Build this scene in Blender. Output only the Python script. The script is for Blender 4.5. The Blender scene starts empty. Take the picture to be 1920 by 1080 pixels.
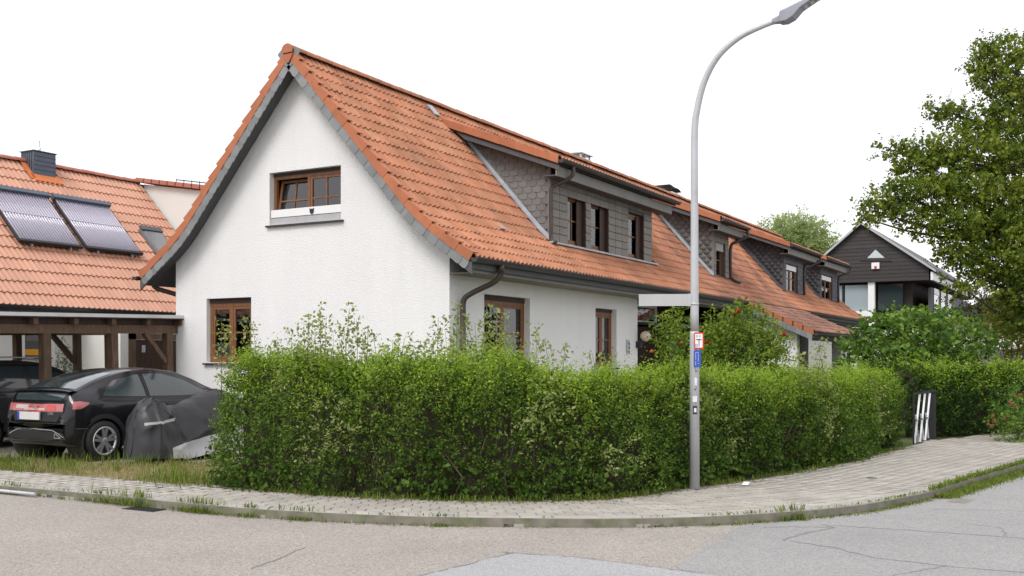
import bpy, math, random
import numpy as np
from mathutils import Vector, Matrix
from mathutils.bvhtree import BVHTree

random.seed(7); rng = np.random.default_rng(7)
SC = bpy.context.scene
COL = SC.collection
R = math.radians

# ------------------------------------------------------------------ camera, sky, sun, exposure
# x runs along the ridge of the terrace (away from the gable), y runs along the gable wall, z up
CAM = (-15.136, -9.801, 1.68)
cd = bpy.data.cameras.new('camera'); cam = bpy.data.objects.new('camera', cd); COL.objects.link(cam)
cam.location = CAM; cam.rotation_euler = (R(90), 0, R(29.5 - 90))
cd.sensor_width = 36; cd.lens = 1959 * 36 / 1920; cd.shift_y = 134 / 1920; cd.clip_end = 2000
SC.camera = cam

SUN_AZ, SUN_EL = R(176), R(50)          # direction towards the veiled sun, from +x anticlockwise
w = bpy.data.worlds.new('World'); SC.world = w; w.use_nodes = True
nt = w.node_tree; bg = nt.nodes['Background']
sky = nt.nodes.new('ShaderNodeTexSky'); sky.sky_type = 'NISHITA'; sky.sun_disc = False
sky.sun_elevation = SUN_EL; sky.sun_rotation = R(90) - SUN_AZ
sky.air_density = 1.0; sky.dust_density = 4.0; sky.ozone_density = 1.0
mx = nt.nodes.new('ShaderNodeMix'); mx.data_type = 'RGBA'; mx.inputs[0].default_value = 0.86
nt.links.new(sky.outputs[0], mx.inputs[6]); mx.inputs[7].default_value = (9.6, 9.55, 9.9, 1)   # closed cloud cover
nt.links.new(mx.outputs[2], bg.inputs[0]); bg.inputs[1].default_value = 0.105
sd = bpy.data.lights.new('sun', 'SUN'); sd.energy = 1.4; sd.angle = R(25); sd.color = (1, .97, .93)
sun = bpy.data.objects.new('sun', sd); COL.objects.link(sun)
sun.rotation_euler = Vector((math.cos(SUN_AZ) * math.cos(SUN_EL), math.sin(SUN_AZ) * math.cos(SUN_EL), math.sin(SUN_EL))).to_track_quat('Z', 'Y').to_euler()
SC.view_settings.view_transform = 'Standard'; SC.view_settings.look = 'None'
SC.view_settings.exposure = 0.42; SC.view_settings.gamma = 1.0
SC.view_settings.use_curve_mapping = False
SC.cycles.max_bounces = 8; SC.cycles.transparent_max_bounces = 12

# ------------------------------------------------------------------ materials
def N(nt, t, **k):
    n = nt.nodes.new(t)
    for a, b in k.items(): setattr(n, a, b)
    return n

def math_node(nt, op, a, b=None):
    n = N(nt, 'ShaderNodeMath', operation=op)
    for i, v in enumerate((a, b)):
        if v is None: continue
        if isinstance(v, (int, float)): n.inputs[i].default_value = v
        else: nt.links.new(v, n.inputs[i])
    return n.outputs[0]

def maprange(nt, v, a, b, c, d):
    n = N(nt, 'ShaderNodeMapRange'); nt.links.new(v, n.inputs[0])
    for i, x in enumerate((a, b, c, d)): n.inputs[i + 1].default_value = x
    return n.outputs[0]

def noise(nt, vec, scale, detail=5, rough=.55):
    n = N(nt, 'ShaderNodeTexNoise'); n.inputs['Scale'].default_value = scale
    n.inputs['Detail'].default_value = detail; n.inputs['Roughness'].default_value = rough
    nt.links.new(vec, n.inputs['Vector']); return n.outputs[0]

def mixc(nt, fac, a, b, blend='MIX'):
    n = N(nt, 'ShaderNodeMix', data_type='RGBA', blend_type=blend)
    for i, v in ((0, fac), (6, a), (7, b)):
        if isinstance(v, (int, float)): n.inputs[i].default_value = v
        elif isinstance(v, tuple): n.inputs[i].default_value = (*v[:3], 1)
        else: nt.links.new(v, n.inputs[i])
    return n.outputs[2]

def M(name, col, rough=.8, var=.12, scale=6, rand=0, bump=0, bscale=60, metal=0, spec=.4, coat=0, dirt=(), stretch=None, speck=None, tint=None):
    m = bpy.data.materials.new(name); m.use_nodes = True; nt = m.node_tree
    b = nt.nodes['Principled BSDF']; geo = N(nt, 'ShaderNodeNewGeometry'); pos = geo.outputs['Position']
    if stretch:
        mp = N(nt, 'ShaderNodeMapping'); mp.inputs['Scale'].default_value = stretch
        nt.links.new(pos, mp.inputs[0]); spos = mp.outputs[0]
    else: spos = pos
    f = maprange(nt, noise(nt, spos, scale), .25, .75, 1 - var, 1 + var)
    c = mixc(nt, 0.0, col, col)
    if rand:
        oi = N(nt, 'ShaderNodeObjectInfo')
        r = math_node(nt, 'FRACT', math_node(nt, 'ADD', oi.outputs['Random'], geo.outputs['Random Per Island']))
        f = math_node(nt, 'MULTIPLY', f, maprange(nt, r, 0, 1, 1 - rand, 1 + rand))
        if tint: c = mixc(nt, maprange(nt, math_node(nt, 'FRACT', math_node(nt, 'MULTIPLY', r, 7.13)), .3, 1, 0, 1), col, tint)
    for dc, ds, lo, hi, amt in dirt:
        k = maprange(nt, noise(nt, spos if ds > 0 else pos, abs(ds), 8, .65), lo, hi, 0, amt)
        c = mixc(nt, k, c, dc)
    if speck:
        sc_, dk, lt = speck
        v = N(nt, 'ShaderNodeTexVoronoi'); v.inputs['Scale'].default_value = sc_; nt.links.new(pos, v.inputs['Vector'])
        sp = N(nt, 'ShaderNodeSeparateColor'); nt.links.new(v.outputs['Color'], sp.inputs[0])
        f = math_node(nt, 'MULTIPLY', f, maprange(nt, sp.outputs[0], 0, 1, dk, lt))
    vm = N(nt, 'ShaderNodeVectorMath', operation='SCALE'); nt.links.new(c, vm.inputs[0]); nt.links.new(f, vm.inputs['Scale'])
    nt.links.new(vm.outputs[0], b.inputs['Base Color'])
    b.inputs['Roughness'].default_value = rough; b.inputs['Metallic'].default_value = metal
    b.inputs['Specular IOR Level'].default_value = spec
    b.inputs['Coat Weight'].default_value = coat; b.inputs['Coat Roughness'].default_value = .04
    if bump:
        bn = N(nt, 'ShaderNodeBump'); bn.inputs['Strength'].default_value = 1.0; bn.inputs['Distance'].default_value = bump
        nt.links.new(noise(nt, pos if 'render' in name else spos, bscale, 3), bn.inputs['Height']); nt.links.new(bn.outputs[0], b.inputs['Normal'])
    return m

def LEAF(name, cols, trans=.35, rough=.5):
    m = bpy.data.materials.new(name); m.use_nodes = True; nt = m.node_tree
    b = nt.nodes['Principled BSDF']; geo = N(nt, 'ShaderNodeNewGeometry')
    cr = N(nt, 'ShaderNodeValToRGB'); e = cr.color_ramp.elements
    while len(e) < len(cols): e.new(.5)
    for i, cc in enumerate(cols): e[i].position = i / (len(cols) - 1); e[i].color = (*cc, 1)
    ns = maprange(nt, noise(nt, geo.outputs['Position'], 1.3, 3), .3, .7, -.28, .28)
    nt.links.new(math_node(nt, 'ADD', geo.outputs['Random Per Island'], ns), cr.inputs[0])
    nt.links.new(cr.outputs[0], b.inputs['Base Color']); b.inputs['Roughness'].default_value = rough
    b.inputs['Specular IOR Level'].default_value = .12
    t = N(nt, 'ShaderNodeBsdfTranslucent'); nt.links.new(cr.outputs[0], t.inputs[0])
    ms = N(nt, 'ShaderNodeMixShader'); ms.inputs[0].default_value = trans
    nt.links.new(b.outputs[0], ms.inputs[1]); nt.links.new(t.outputs[0], ms.inputs[2])
    nt.links.new(ms.outputs[0], nt.nodes['Material Output'].inputs[0])
    return m

def GLASS(name, tint=(.8, .85, .85), ior=1.75, rough=.0):
    m = bpy.data.materials.new(name); m.use_nodes = True; nt = m.node_tree; nt.nodes.remove(nt.nodes['Principled BSDF'])
    fr = N(nt, 'ShaderNodeFresnel'); fr.inputs[0].default_value = ior
    geo = N(nt, 'ShaderNodeNewGeometry'); bn = N(nt, 'ShaderNodeBump'); bn.inputs['Distance'].default_value = .004
    nt.links.new(noise(nt, geo.outputs['Position'], 2.2, 2), bn.inputs['Height'])
    tr = N(nt, 'ShaderNodeBsdfTransparent'); tr.inputs[0].default_value = (*tint, 1)
    gl = N(nt, 'ShaderNodeBsdfGlossy'); gl.inputs['Roughness'].default_value = rough; nt.links.new(bn.outputs[0], gl.inputs['Normal'])
    ms = N(nt, 'ShaderNodeMixShader'); nt.links.new(fr.outputs[0], ms.inputs[0])
    nt.links.new(tr.outputs[0], ms.inputs[1]); nt.links.new(gl.outputs[0], ms.inputs[2])
    nt.links.new(ms.outputs[0], nt.nodes['Material Output'].inputs[0])
    return m

m_tile = M('terracotta_tile', (.44, .185, .10), .85, .12, 3, rand=.09, tint=(.46, .215, .125), bump=.003, bscale=90,
           dirt=(((.20, .105, .06), 1.1, .46, .70, .7), ((.23, .19, .12), 9, .60, .72, .5), ((.30, .25, .17), 30, .64, .72, .5)))
m_tile2 = M('terracotta_tile_aged', (.40, .17, .10), .85, .16, 3, rand=.10, tint=(.42, .19, .115), bump=.003, bscale=90,
            dirt=(((.15, .08, .055), .8, .42, .66, .8), ((.19, .16, .11), 9, .56, .70, .6)))
m_tile_old = M('terracotta_tile_weathered', (.30, .15, .105), .9, .18, 3, rand=.18, tint=(.34, .19, .14), bump=.003, bscale=90, dirt=(((.15, .09, .07), .9, .42, .66, .8),))
m_tile_new = M('terracotta_tile_clean', (.55, .285, .19), .55, .07, 2, rand=.06, spec=.5, bump=.001, bscale=60,
               dirt=(((.45, .21, .13), 1.5, .5, .8, .4),))
m_verge = M('terracotta_verge', (.44, .155, .075), .75, .10, 5, rand=.08, bump=.002, dirt=(((.22, .10, .06), 3, .55, .8, .5),))
m_orange = M('lead_free_flashing_orange', (.62, .18, .05), .6, .08)
m_slate = M('fibre_slate_grey', (.185, .178, .172), .8, .10, 5, rand=.14, bump=.002, dirt=(((.14, .13, .115), 2, .5, .75, .5),))
m_slate_dk = M('slate_anthracite', (.075, .078, .088), .65, .12, 4, rand=.22, bump=.002)
m_slate_lt = M('verge_slate', (.23, .238, .243), .75, .1, 5, rand=.16, bump=.002)
m_board_taupe = M('cladding_taupe', (.21, .195, .175), .75, .10, 4, rand=.10, bump=.002, dirt=(((.14, .125, .105), 2.5, .5, .8, .5),))
m_stucco = M('white_render', (.80, .80, .80), .95, .03, 1.2, bump=.014, bscale=42, stretch=(1, 1, .14), dirt=(((.58, .58, .55), 3.2, .52, .85, .26), ((.66, .66, .64), -.9, .5, .8, .25), ((.70, .70, .68), -14, .5, .8, .2)))
m_stucco2 = M('cream_render', (.76, .75, .71), .95, .04, 1.2, bump=.008, bscale=50)
m_wood = M('stained_window_wood', (.20, .085, .032), .5, .25, 3, bump=.001, stretch=(6, 6, 1.2), spec=.5)
m_wood_dk = M('dark_stained_wood', (.05, .026, .018), .6, .25, 4, stretch=(6, 6, 1.2))
m_post = M('weathered_timber', (.12, .075, .048), .8, .32, 5, rand=.2, bump=.003, stretch=(5, 5, .8), dirt=(((.26, .19, .13), 2.5, .55, .8, .5),))
m_dkbrown = M('dark_brown_soffit', (.045, .036, .030), .8, .2)
m_soffit = M('grey_soffit', (.10, .10, .105), .75, .12, 3)
m_soffit_eave = M('eave_soffit_boards', (.20, .18, .15), .8, .12, 3)
m_fascia = M('fascia_grey', (.20, .195, .185), .65, .12, 2)
m_gutter = M('zinc_gutter_dark', (.06, .06, .062), .5, .2, 3, metal=.3)
m_pipe = M('brown_metal_pipe', (.075, .058, .05), .5, .2, 3, metal=.2)
m_lead = M('lead_flashing', (.42, .44, .47), .5, .15, 4, metal=.3)
m_white = M('white_paint', (.80, .80, .80), .45, .03)
m_iron = M('black_cast_iron', (.025, .025, .027), .6, .1)
m_sillm = M('dark_metal_sill', (.05, .05, .055), .45, .1, metal=.3)
m_glass = GLASS('window_glass', ior=2.1)
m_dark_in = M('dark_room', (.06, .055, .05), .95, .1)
m_curtain = M('curtain', (.45, .44, .42), .9, .08, 3, stretch=(8, 8, .5))
m_zinc = M('anthracite_sheet', (.105, .125, .16), .5, .1, 2, metal=.3)
m_alu = M('aluminium', (.55, .56, .58), .35, .06, metal=.8)
m_tube = M('vacuum_tube_glass', (.44, .41, .50), .12, .04, 3, spec=.8, coat=.6)
m_black = M('black_plastic', (.02, .02, .021), .5, .05)
m_concrete = M('concrete', (.36, .355, .33), .9, .15, 2, bump=.003, dirt=(((.2, .2, .17), 2, .5, .75, .6),))
m_paver = M('concrete_paver', (.385, .36, .32), .9, .12, 2, rand=.10, bump=.003, bscale=120, dirt=(((.25, .24, .195), 1.3, .5, .75, .45), ((.30, .275, .24), 18, .5, .75, .5)))
m_joint = M('sand_joint', (.20, .185, .15), .95, .25, 8, dirt=(((.10, .13, .045), 3, .5, .65, .7),))
m_kerb = M('kerb_concrete', (.36, .34, .31), .9, .14, 3, rand=.06, bump=.004, dirt=(((.15, .145, .12), 2, .48, .7, .6),))
m_chip = M('chip_seal_road', (.335, .305, .275), .95, .07, .8, bump=.004, bscale=170, speck=(80, .70, 1.30), dirt=(((.285, .258, .232), .35, .45, .7, .7), ((.25, .23, .21), 2.2, .58, .72, .35),))
m_asph = M('grey_asphalt', (.30, .294, .288), .95, .07, .6, bump=.004, bscale=160, speck=(75, .8, 1.2), dirt=(((.245, .24, .235), .5, .45, .7, .6), ((.21, .205, .20), 1.9, .60, .74, .4),))
m_patch = M('pale_asphalt_patch', (.345, .343, .348), .95, .06, 1, bump=.003, bscale=180, speck=(95, .78, 1.22))
m_tar = M('bitumen_crack_seal', (.21, .205, .205), .85, .1)
m_soil = M('dry_soil', (.30, .235, .15), 1, .25, 3, bump=.02, bscale=12, dirt=(((.14, .16, .05), 1.2, .45, .6, .8),))
m_lawn = M('garden_ground', (.07, .085, .03), 1, .3, 1.5, bump=.02, bscale=10)
m_drive = M('gravel_drive', (.26, .235, .20), 1, .2, 4, bump=.01, bscale=40, speck=(30, .6, 1.4))
m_galv = M('galvanised_steel', (.50, .51, .53), .5, .10, 2, metal=.25, dirt=(((.33, .32, .30), 5, .55, .75, .5),))
m_bark = M('bark', (.085, .065, .045), .95, .3, 8, bump=.01, bscale=30)
m_twig = M('green_twig', (.12, .10, .04), .8, .2)

g_hedge = LEAF('privet_leaf', [(.038, .08, .013), (.07, .14, .018), (.115, .20, .026), (.19, .27, .05)])  # older leaves, darkened to paint the shade lower on the hedge
g_new = LEAF('lit_shoot_leaf', [(.20, .33, .02), (.29, .43, .035), (.40, .52, .09)], .45)  # young leaves, brightened to paint the sky-lit hedge top
g_ivy = LEAF('ivy_leaf', [(.035, .075, .014), (.07, .14, .02), (.15, .22, .04)])
g_sap = LEAF('sapling_leaf', [(.20, .26, .06), (.30, .36, .11), (.42, .46, .20)], .45)
g_maple = LEAF('maple_leaf', [(.06, .11, .018), (.12, .185, .026), (.20, .26, .032), (.30, .335, .05)], .45)
g_shrub = LEAF('broad_shrub_leaf', [(.05, .115, .025), (.09, .18, .03), (.15, .26, .035), (.24, .34, .08)], .4)
g_rose = LEAF('rose_leaf', [(.08, .15, .02), (.16, .25, .03), (.28, .34, .05)], .4)
g_willow = LEAF('hazed_far_leaf', [(.28, .36, .12), (.36, .45, .17), (.45, .52, .24)], .5)  # leaf colour paled to paint in distance haze
g_yel = LEAF('golden_shrub_leaf', [(.10, .13, .015), (.18, .19, .02), (.28, .25, .03)], .4)
g_grass = LEAF('green_grass', [(.09, .15, .02), (.15, .22, .03), (.25, .28, .07)], .4, .6)
g_dry = LEAF('dry_grass', [(.32, .26, .12), (.42, .35, .19), (.26, .27, .09)], .4, .7)
g_dark = LEAF('dark_evergreen_leaf', [(.025, .06, .014), (.045, .10, .018), (.075, .145, .024)])

# ------------------------------------------------------------------ mesh helpers
class MB:
    def __init__(s): s.v = []; s.f = []; s.sm = []
    def add(s, vs, fs, smooth=False):
        o = len(s.v); s.v += [tuple(p) for p in vs]; s.f += [tuple(i + o for i in f) for f in fs]; s.sm += [smooth] * len(fs); return s
    def box(s, x0, x1, y0, y1, z0, z1):
        return s.add([(x0, y0, z0), (x1, y0, z0), (x1, y1, z0), (x0, y1, z0), (x0, y0, z1), (x1, y0, z1), (x1, y1, z1), (x0, y1, z1)],
                     [(3, 2, 1, 0), (4, 5, 6, 7), (0, 1, 5, 4), (1, 2, 6, 5), (2, 3, 7, 6), (3, 0, 4, 7)])
    def obox(s, c, ax, ay, az, hx, hy, hz):
        c, ax, ay, az = map(Vector, (c, ax, ay, az)); P = []
        for k in (-1, 1):
            for i, j in ((-1, -1), (1, -1), (1, 1), (-1, 1)): P.append(c + ax * hx * i + ay * hy * j + az * hz * k)
        return s.add(P, [(3, 2, 1, 0), (4, 5, 6, 7), (0, 1, 5, 4), (1, 2, 6, 5), (2, 3, 7, 6), (3, 0, 4, 7)])
    def beam(s, a, b, w, h, up=(0, 0, 1)):
        a, b = Vector(a), Vector(b); d = (b - a); L = d.length; d.normalize()
        x = d.cross(Vector(up)).normalized(); u = x.cross(d)
        return s.obox((a + b) / 2, d, x, u, L / 2, w / 2, h / 2)
    def prism(s, pts, ext):
        n = len(pts); e = Vector(ext); P = [Vector(p) for p in pts]; P += [p + e for p in P]
        return s.add(P, [tuple(range(n))[::-1], tuple(range(n, 2 * n))] + [(i, (i + 1) % n, n + (i + 1) % n, n + i) for i in range(n)])
    def tube(s, pts, rad, seg=10, cap=True, smooth=True):
        P = [Vector(p) for p in pts]; n = len(P)
        if not hasattr(rad, '__len__'): rad = [rad] * n
        vs = []; fs = []; ref = Vector((0, 0, 1)); prev = None
        for i in range(n):
            d = (P[min(i + 1, n - 1)] - P[max(i - 1, 0)])
            if d.length < 1e-9: d = Vector((0, 0, 1))
            d.normalize()
            if prev is None:
                x = d.orthogonal().normalized()
            else:
                x = (prev - d * prev.dot(d)); x = x.normalized() if x.length > 1e-6 else d.orthogonal().normalized()
            prev = x; y = d.cross(x)
            for k in range(seg):
                a = 2 * math.pi * k / seg; vs.append(P[i] + (x * math.cos(a) + y * math.sin(a)) * rad[i])
        for i in range(n - 1):
            for k in range(seg):
                a, b = i * seg + k, i * seg + (k + 1) % seg; fs.append((a, b, b + seg, a + seg))
        s.add(vs, fs, smooth)
        if cap and n > 1:
            o = len(s.v) - n * seg
            s.f.append(tuple(range(o, o + seg))[::-1]); s.f.append(tuple(range(o + (n - 1) * seg, o + n * seg))); s.sm += [False, False]
        return s
    def lathe(s, prof, c, axis='z', seg=24, smooth=True):
        vs = []; fs = []; n = len(prof); c = Vector(c)
        for r, h in prof:
            for k in range(seg):
                a = 2 * math.pi * k / seg; p, q = r * math.cos(a), r * math.sin(a)
                vs.append(c + Vector({'z': (p, q, h), 'y': (p, h, q), 'x': (h, p, q)}[axis]))
        for i in range(n - 1):
            for k in range(seg):
                a, b = i * seg + k, i * seg + (k + 1) % seg; fs.append((a, b, b + seg, a + seg))
        return s.add(vs, fs, smooth)
    def grid(s, G, smooth=True, closed=False):
        n, m = len(G), len(G[0]); vs = [p for row in G for p in row]; fs = []
        for i in range(n - 1):
            for j in range(m if closed else m - 1):
                jj = (j + 1) % m; fs.append((i * m + j, i * m + jj, (i + 1) * m + jj, (i + 1) * m + j))
        return s.add(vs, fs, smooth)
    def mesh(s, name):
        me = bpy.data.meshes.new(name); me.from_pydata(s.v, [], s.f)
        me.polygons.foreach_set('use_smooth', s.sm); me.update(); return me
    def build(s, name, mat, parent=None, **k):
        return obj(name, s.mesh(name), mat, parent, **k)

def obj(name, me, mat=None, parent=None, label=None, cat=None, group=None, kind=None, loc=None, mw=None):
    o = bpy.data.objects.new(name, me); COL.objects.link(o)
    if mat and me and not me.materials: me.materials.append(mat)
    if parent: o.parent = parent
    if loc: o.location = loc
    if mw is not None: o.matrix_basis = mw
    for a, b in (('label', label), ('category', cat), ('group', group), ('kind', kind)):
        if b: o[a] = b
    return o

def thing(name, label, cat, loc=(0, 0, 0), rz=0, group=None):
    o = obj(name, None, None, None, label, cat, group, loc=loc); o.rotation_euler = (0, 0, rz); o.empty_display_size = .2; return o

def fast_mesh(name, V, T, mat, smooth=False):
    """V (n,3) float, T (k,m) int, all polygons of m corners"""
    me = bpy.data.meshes.new(name); V = np.asarray(V, np.float32); T = np.asarray(T, np.int32); k, m = T.shape
    me.vertices.add(len(V)); me.vertices.foreach_set('co', V.ravel())
    me.loops.add(k * m); me.loops.foreach_set('vertex_index', T.ravel())
    me.polygons.add(k); me.polygons.foreach_set('loop_start', np.arange(0, k * m, m, dtype=np.int32))
    me.polygons.foreach_set('loop_total', np.full(k, m, np.int32))
    if smooth: me.polygons.foreach_set('use_smooth', np.ones(k, bool))
    me.update(calc_edges=True); me.materials.append(mat); return me

def nrm(a): return a / np.maximum(np.linalg.norm(a, axis=-1, keepdims=True), 1e-9)

def leaf_mesh(name, P, D, Nn, L, W, mat, fold=.18):
    P, D, Nn = np.asarray(P), nrm(np.asarray(D)), np.asarray(Nn)
    S = nrm(np.cross(Nn, D)); Nn = np.cross(D, S); L = np.asarray(L)[:, None]; W = np.asarray(W)[:, None]
    mid = P + D * L * .45; tip = P + D * L - Nn * L * .10
    V = np.stack([P, mid - S * W / 2 + Nn * W * fold, tip, mid + S * W / 2 + Nn * W * fold], 1).reshape(-1, 3)
    i = np.arange(len(P))[:, None] * 4
    T = np.concatenate([i + [0, 1, 2], i + [0, 2, 3]], 1).reshape(-1, 3)
    return fast_mesh(name, V, T, mat)

def sprigs(P, D, n, length, ll, lw, up=.25, spread=.9):
    """leaves along little stems: P,D (k,3) -> arrays for leaf_mesh"""
    k = len(P); D = nrm(D); t = (np.arange(n) + .6) / n
    side = nrm(np.cross(D, rng.normal(size=(k, 3)))); oth = np.cross(D, side)
    LP = P[:, None] + D[:, None] * (t[None, :, None] * length[:, None, None]); LP = LP + rng.normal(scale=.012, size=LP.shape)
    a = np.arange(n) * math.pi + rng.uniform(-.7, .7, (k, n))
    out = side[:, None] * np.cos(a)[..., None] + oth[:, None] * np.sin(a)[..., None]
    LD = nrm(D[:, None] * .55 + out * spread + rng.normal(scale=.25, size=out.shape)); LD[..., 2] += .05
    LN = nrm(np.cross(LD, rng.normal(scale=.55, size=out.shape) + np.cross(D[:, None] + np.array([0, 0, up]), LD)))
    LN = np.where(LN[..., 2:3] < 0, -LN, LN)
    s = rng.uniform(.5, 1.25, (k, n)) * rng.choice([.85, 1.0, 1.2], (k, 1))
    return LP.reshape(-1, 3), LD.reshape(-1, 3), LN.reshape(-1, 3), (ll * s).ravel(), (lw * s).ravel()

def tri_mesh_of(mb):
    V = np.array(mb.v, float); T = []
    for f in mb.f:
        for i in range(1, len(f) - 1): T.append((f[0], f[i], f[i + 1]))
    return V, np.array(T)

def merged(name, mb, mats, mat, parent, kind='stuff', smooth=False):
    V, T = tri_mesh_of(mb); A = np.array([np.array(m) for m in mats])
    VV = (np.einsum('kij,nj->kni', A[:, :3, :3], V) + A[:, None, :3, 3]).reshape(-1, 3)
    TT = (T[None] + (np.arange(len(A)) * len(V))[:, None, None]).reshape(-1, 3)
    return obj(name, fast_mesh(name, VV, TT, mat, smooth), None, parent, kind=kind)

def catmull(pts, n=8):
    P = [np.array(p, float) for p in pts]; P = [2 * P[0] - P[1]] + P + [2 * P[-1] - P[-2]]; out = []
    for i in range(1, len(P) - 2):
        for k in range(n):
            t = k / n; a, b, c, d = P[i - 1:i + 3]
            out.append(.5 * (2 * b + (c - a) * t + (2 * a - 5 * b + 4 * c - d) * t * t + (3 * b - a - 3 * c + d) * t ** 3))
    out.append(P[-2]); return np.array(out)

def resample(P, step):
    d = np.r_[0, np.cumsum(np.linalg.norm(np.diff(P, axis=0), axis=1))]; n = max(2, int(d[-1] / step) + 1); t = np.arange(n) * step
    return np.stack([np.interp(t, d, P[:, k]) for k in range(P.shape[1])], 1)

def inside(poly, x, y):
    c = False; n = len(poly); j = n - 1
    for i in range(n):
        xi, yi = poly[i]; xj, yj = poly[j]
        if (yi > y) != (yj > y) and x < (xj - xi) * (y - yi) / (yj - yi) + xi: c = not c
        j = i
    return c

def camdist(p): return math.dist(p, CAM)

# ------------------------------------------------------------------ ground, road, pavement
def sheet(name, pts, z, mat, kind='structure', thick=0):
    mb = MB()
    if thick: mb.prism([(x, y, z - thick) for x, y in pts], (0, 0, thick))
    else: mb.add([(x, y, z) for x, y in pts], [tuple(range(len(pts)))])
    return mb.build(name, mat, kind=kind)

sheet('ground', [(-400, -400), (600, -400), (600, 400), (-400, 400)], -.06, m_lawn)
sheet('road', [(-24, -60), (90, -60), (90, 60), (-24, 60)], 0, m_chip)
sheet('asphalt_road', [(-3.6, -6.0), (-4.76, -6.66), (-5.2, -6.63), (-5.65, -6.67), (-6.1, -6.72), (-6.54, -6.73), (-7.1, -6.78), (-7.6, -7.1), (-9, -9), (-12, -16), (-12, -60), (90, -60), (90, -6.0)], .004, m_asph)
sheet('road_patch', [(-7.27, -5.35), (-8.06, -5.26), (-8.43, -5.2), (-12.5, -4.9), (-12.5, -9), (-7.7, -9), (-7.31, -7.09), (-7.24, -6.53), (-7.19, -5.83)], .008, m_patch)

KERB = catmull([(-6.9, 46), (-6.88, 30), (-6.86, 16), (-6.86, 8), (-6.86, 4), (-6.86, 2.3), (-6.84, .6), (-6.86, -.8), (-6.82, -2.0), (-6.64, -2.97), (-6.38, -3.86), (-6.04, -4.65), (-5.57, -5.55),
                (-4.95, -6.35), (-4.17, -7.0), (-3.36, -7.48), (-2.45, -7.80), (-1.47, -8.05), (.42, -8.38), (2.45, -8.76), (5.5, -9.3), (9, -9.9), (14, -10.6), (24, -11.5), (50, -13)], 10)
HEDGE = [(-5.36, -.02), (-5.60, -.50), (-5.66, -1.54), (-5.58, -2.59), (-5.30, -3.45), (-4.95, -4.22), (-4.45, -4.82), (-3.85, -5.12), (-2.98, -5.30), (-1.99, -5.66), (-.38, -6.12), (1.84, -6.40), (4.9, -6.72)]
WALK_IN = [(-5.8, 46), (-5.8, 4), (-5.72, 1.6), (-5.62, .4)] + HEDGE[1:] + [(6.5, -6.8), (8.1, -7.45), (12, -8.2), (16, -9.2), (24, -10.2), (50, -11.5)]
inner = [(x, y) for x, y in WALK_IN]
walk_poly = [tuple(p) for p in KERB] + inner[::-1]
# garden ground inside the pavement edge, flush below the paving
sheet('garden_ground', inner + [(50, 46)], .085, m_lawn, thick=.08)
pav = sheet('pavement', walk_poly, .088, m_joint, thick=.086)
# kerb stones
K = resample(KERB, .1)
keep = [i for i in range(len(K)) if -16 < K[i][0] < 26 and K[i][1] < 14]
K = K[keep]; T_ = np.gradient(K, axis=0); T_ = T_ / np.linalg.norm(T_, axis=1, keepdims=True)
NIN = np.stack([-T_[:, 1], T_[:, 0]], 1)         # points towards the garden
if NIN[5][0] < 0: NIN = -NIN
prof = [(.0, -.02), (.0, .035), (.02, .072), (.05, .098), (.085, .109), (.14, .110), (.14, -.02)]
for a in range(0, len(K) - 10, 10):
    G = []; jit = rng.normal(0, .004)
    for i in range(a, a + 11):
        e = .004 if i == a else (-.004 if i == a + 10 else 0)
        p = K[i] + T_[i] * e * 1.5
        G.append([(p[0] + NIN[i][0] * d, p[1] + NIN[i][1] * d, z + (jit if z > .05 else 0)) for d, z in prof])
    mb = MB().grid(G, False); n = len(prof); mb.f.append(tuple(range(n))[::-1]); mb.f.append(tuple(range(10 * n, 11 * n))); mb.sm += [False, False]
    mb.build('kerb_stone', m_kerb, pav)
# interlocking pavers in rows that follow the kerb
xs = [(-.0975, -.080), (-.083, -.045), (-.083, -.03), (-.112, .03), (-.112, .045), (-.0975, .080)]
ring = xs + [(.0975, .080), (.085, .045), (.085, .03), (.114, -.03), (.114, -.045), (.0975, -.080)]
ring = [(-.098, -.081), (-.084, -.04), (-.112, .04), (-.098, .081), (.094, .081), (.080, .04), (.108, -.04), (.094, -.081)]
ring = [(-.098, -.081), (-.082, -.042), (-.114, .042), (-.098, .081), (.096, .081), (.080, .042), (.112, -.042), (.096, -.081)]
ring = ring[::-1]
pv = MB(); nn = len(ring)
V0 = [(x * .935, y * .93, 0) for x, y in ring] + [(x * .96, y * .955, -.008) for x, y in ring] + [(x * .96, y * .955, -.03) for x, y in ring]
pv.add(V0, [tuple(range(nn))] + [(i, nn + i, nn + (i + 1) % nn, (i + 1) % nn) for i in range(nn)] + [(nn + i, 2 * nn + i, 2 * nn + (i + 1) % nn, nn + (i + 1) % nn) for i in range(nn)])
mats = []; fine = resample(KERB, .02); tf = np.gradient(fine, axis=0); tf /= np.linalg.norm(tf, axis=1, keepdims=True); nf = np.stack([-tf[:, 1], tf[:, 0]], 1)
if nf[5][0] < 0: nf = -nf
for r in range(18):
    off = .135 + .085 + r * .168
    oc = fine + nf * off
    oc = oc[(oc[:, 0] < 24) & (oc[:, 1] < 13)]
    pts = resample(oc, .2); tt = np.gradient(pts, axis=0)
    for p, t in zip(pts, tt):
        if not inside(walk_poly, p[0], p[1]) : continue
        a = math.atan2(t[1], t[0]) + rng.normal(0, .012)
        m = Matrix.Translation((p[0], p[1], .106 + rng.normal(0, .0022))) @ Matrix.Rotation(a, 4, 'Z') @ Matrix.Rotation(rng.normal(0, .008), 4, 'X')
        mats.append(m)
mats.sort(key=lambda m: camdist(m.translation) + (50 if m.translation[1] > 3.5 else 0))
pm = pv.mesh('paver')
for m in mats[:300]: obj('paver', pm, m_paver, pav, mw=m)
merged('far_pavers', pv, mats[300:], m_paver, pav)
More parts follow.
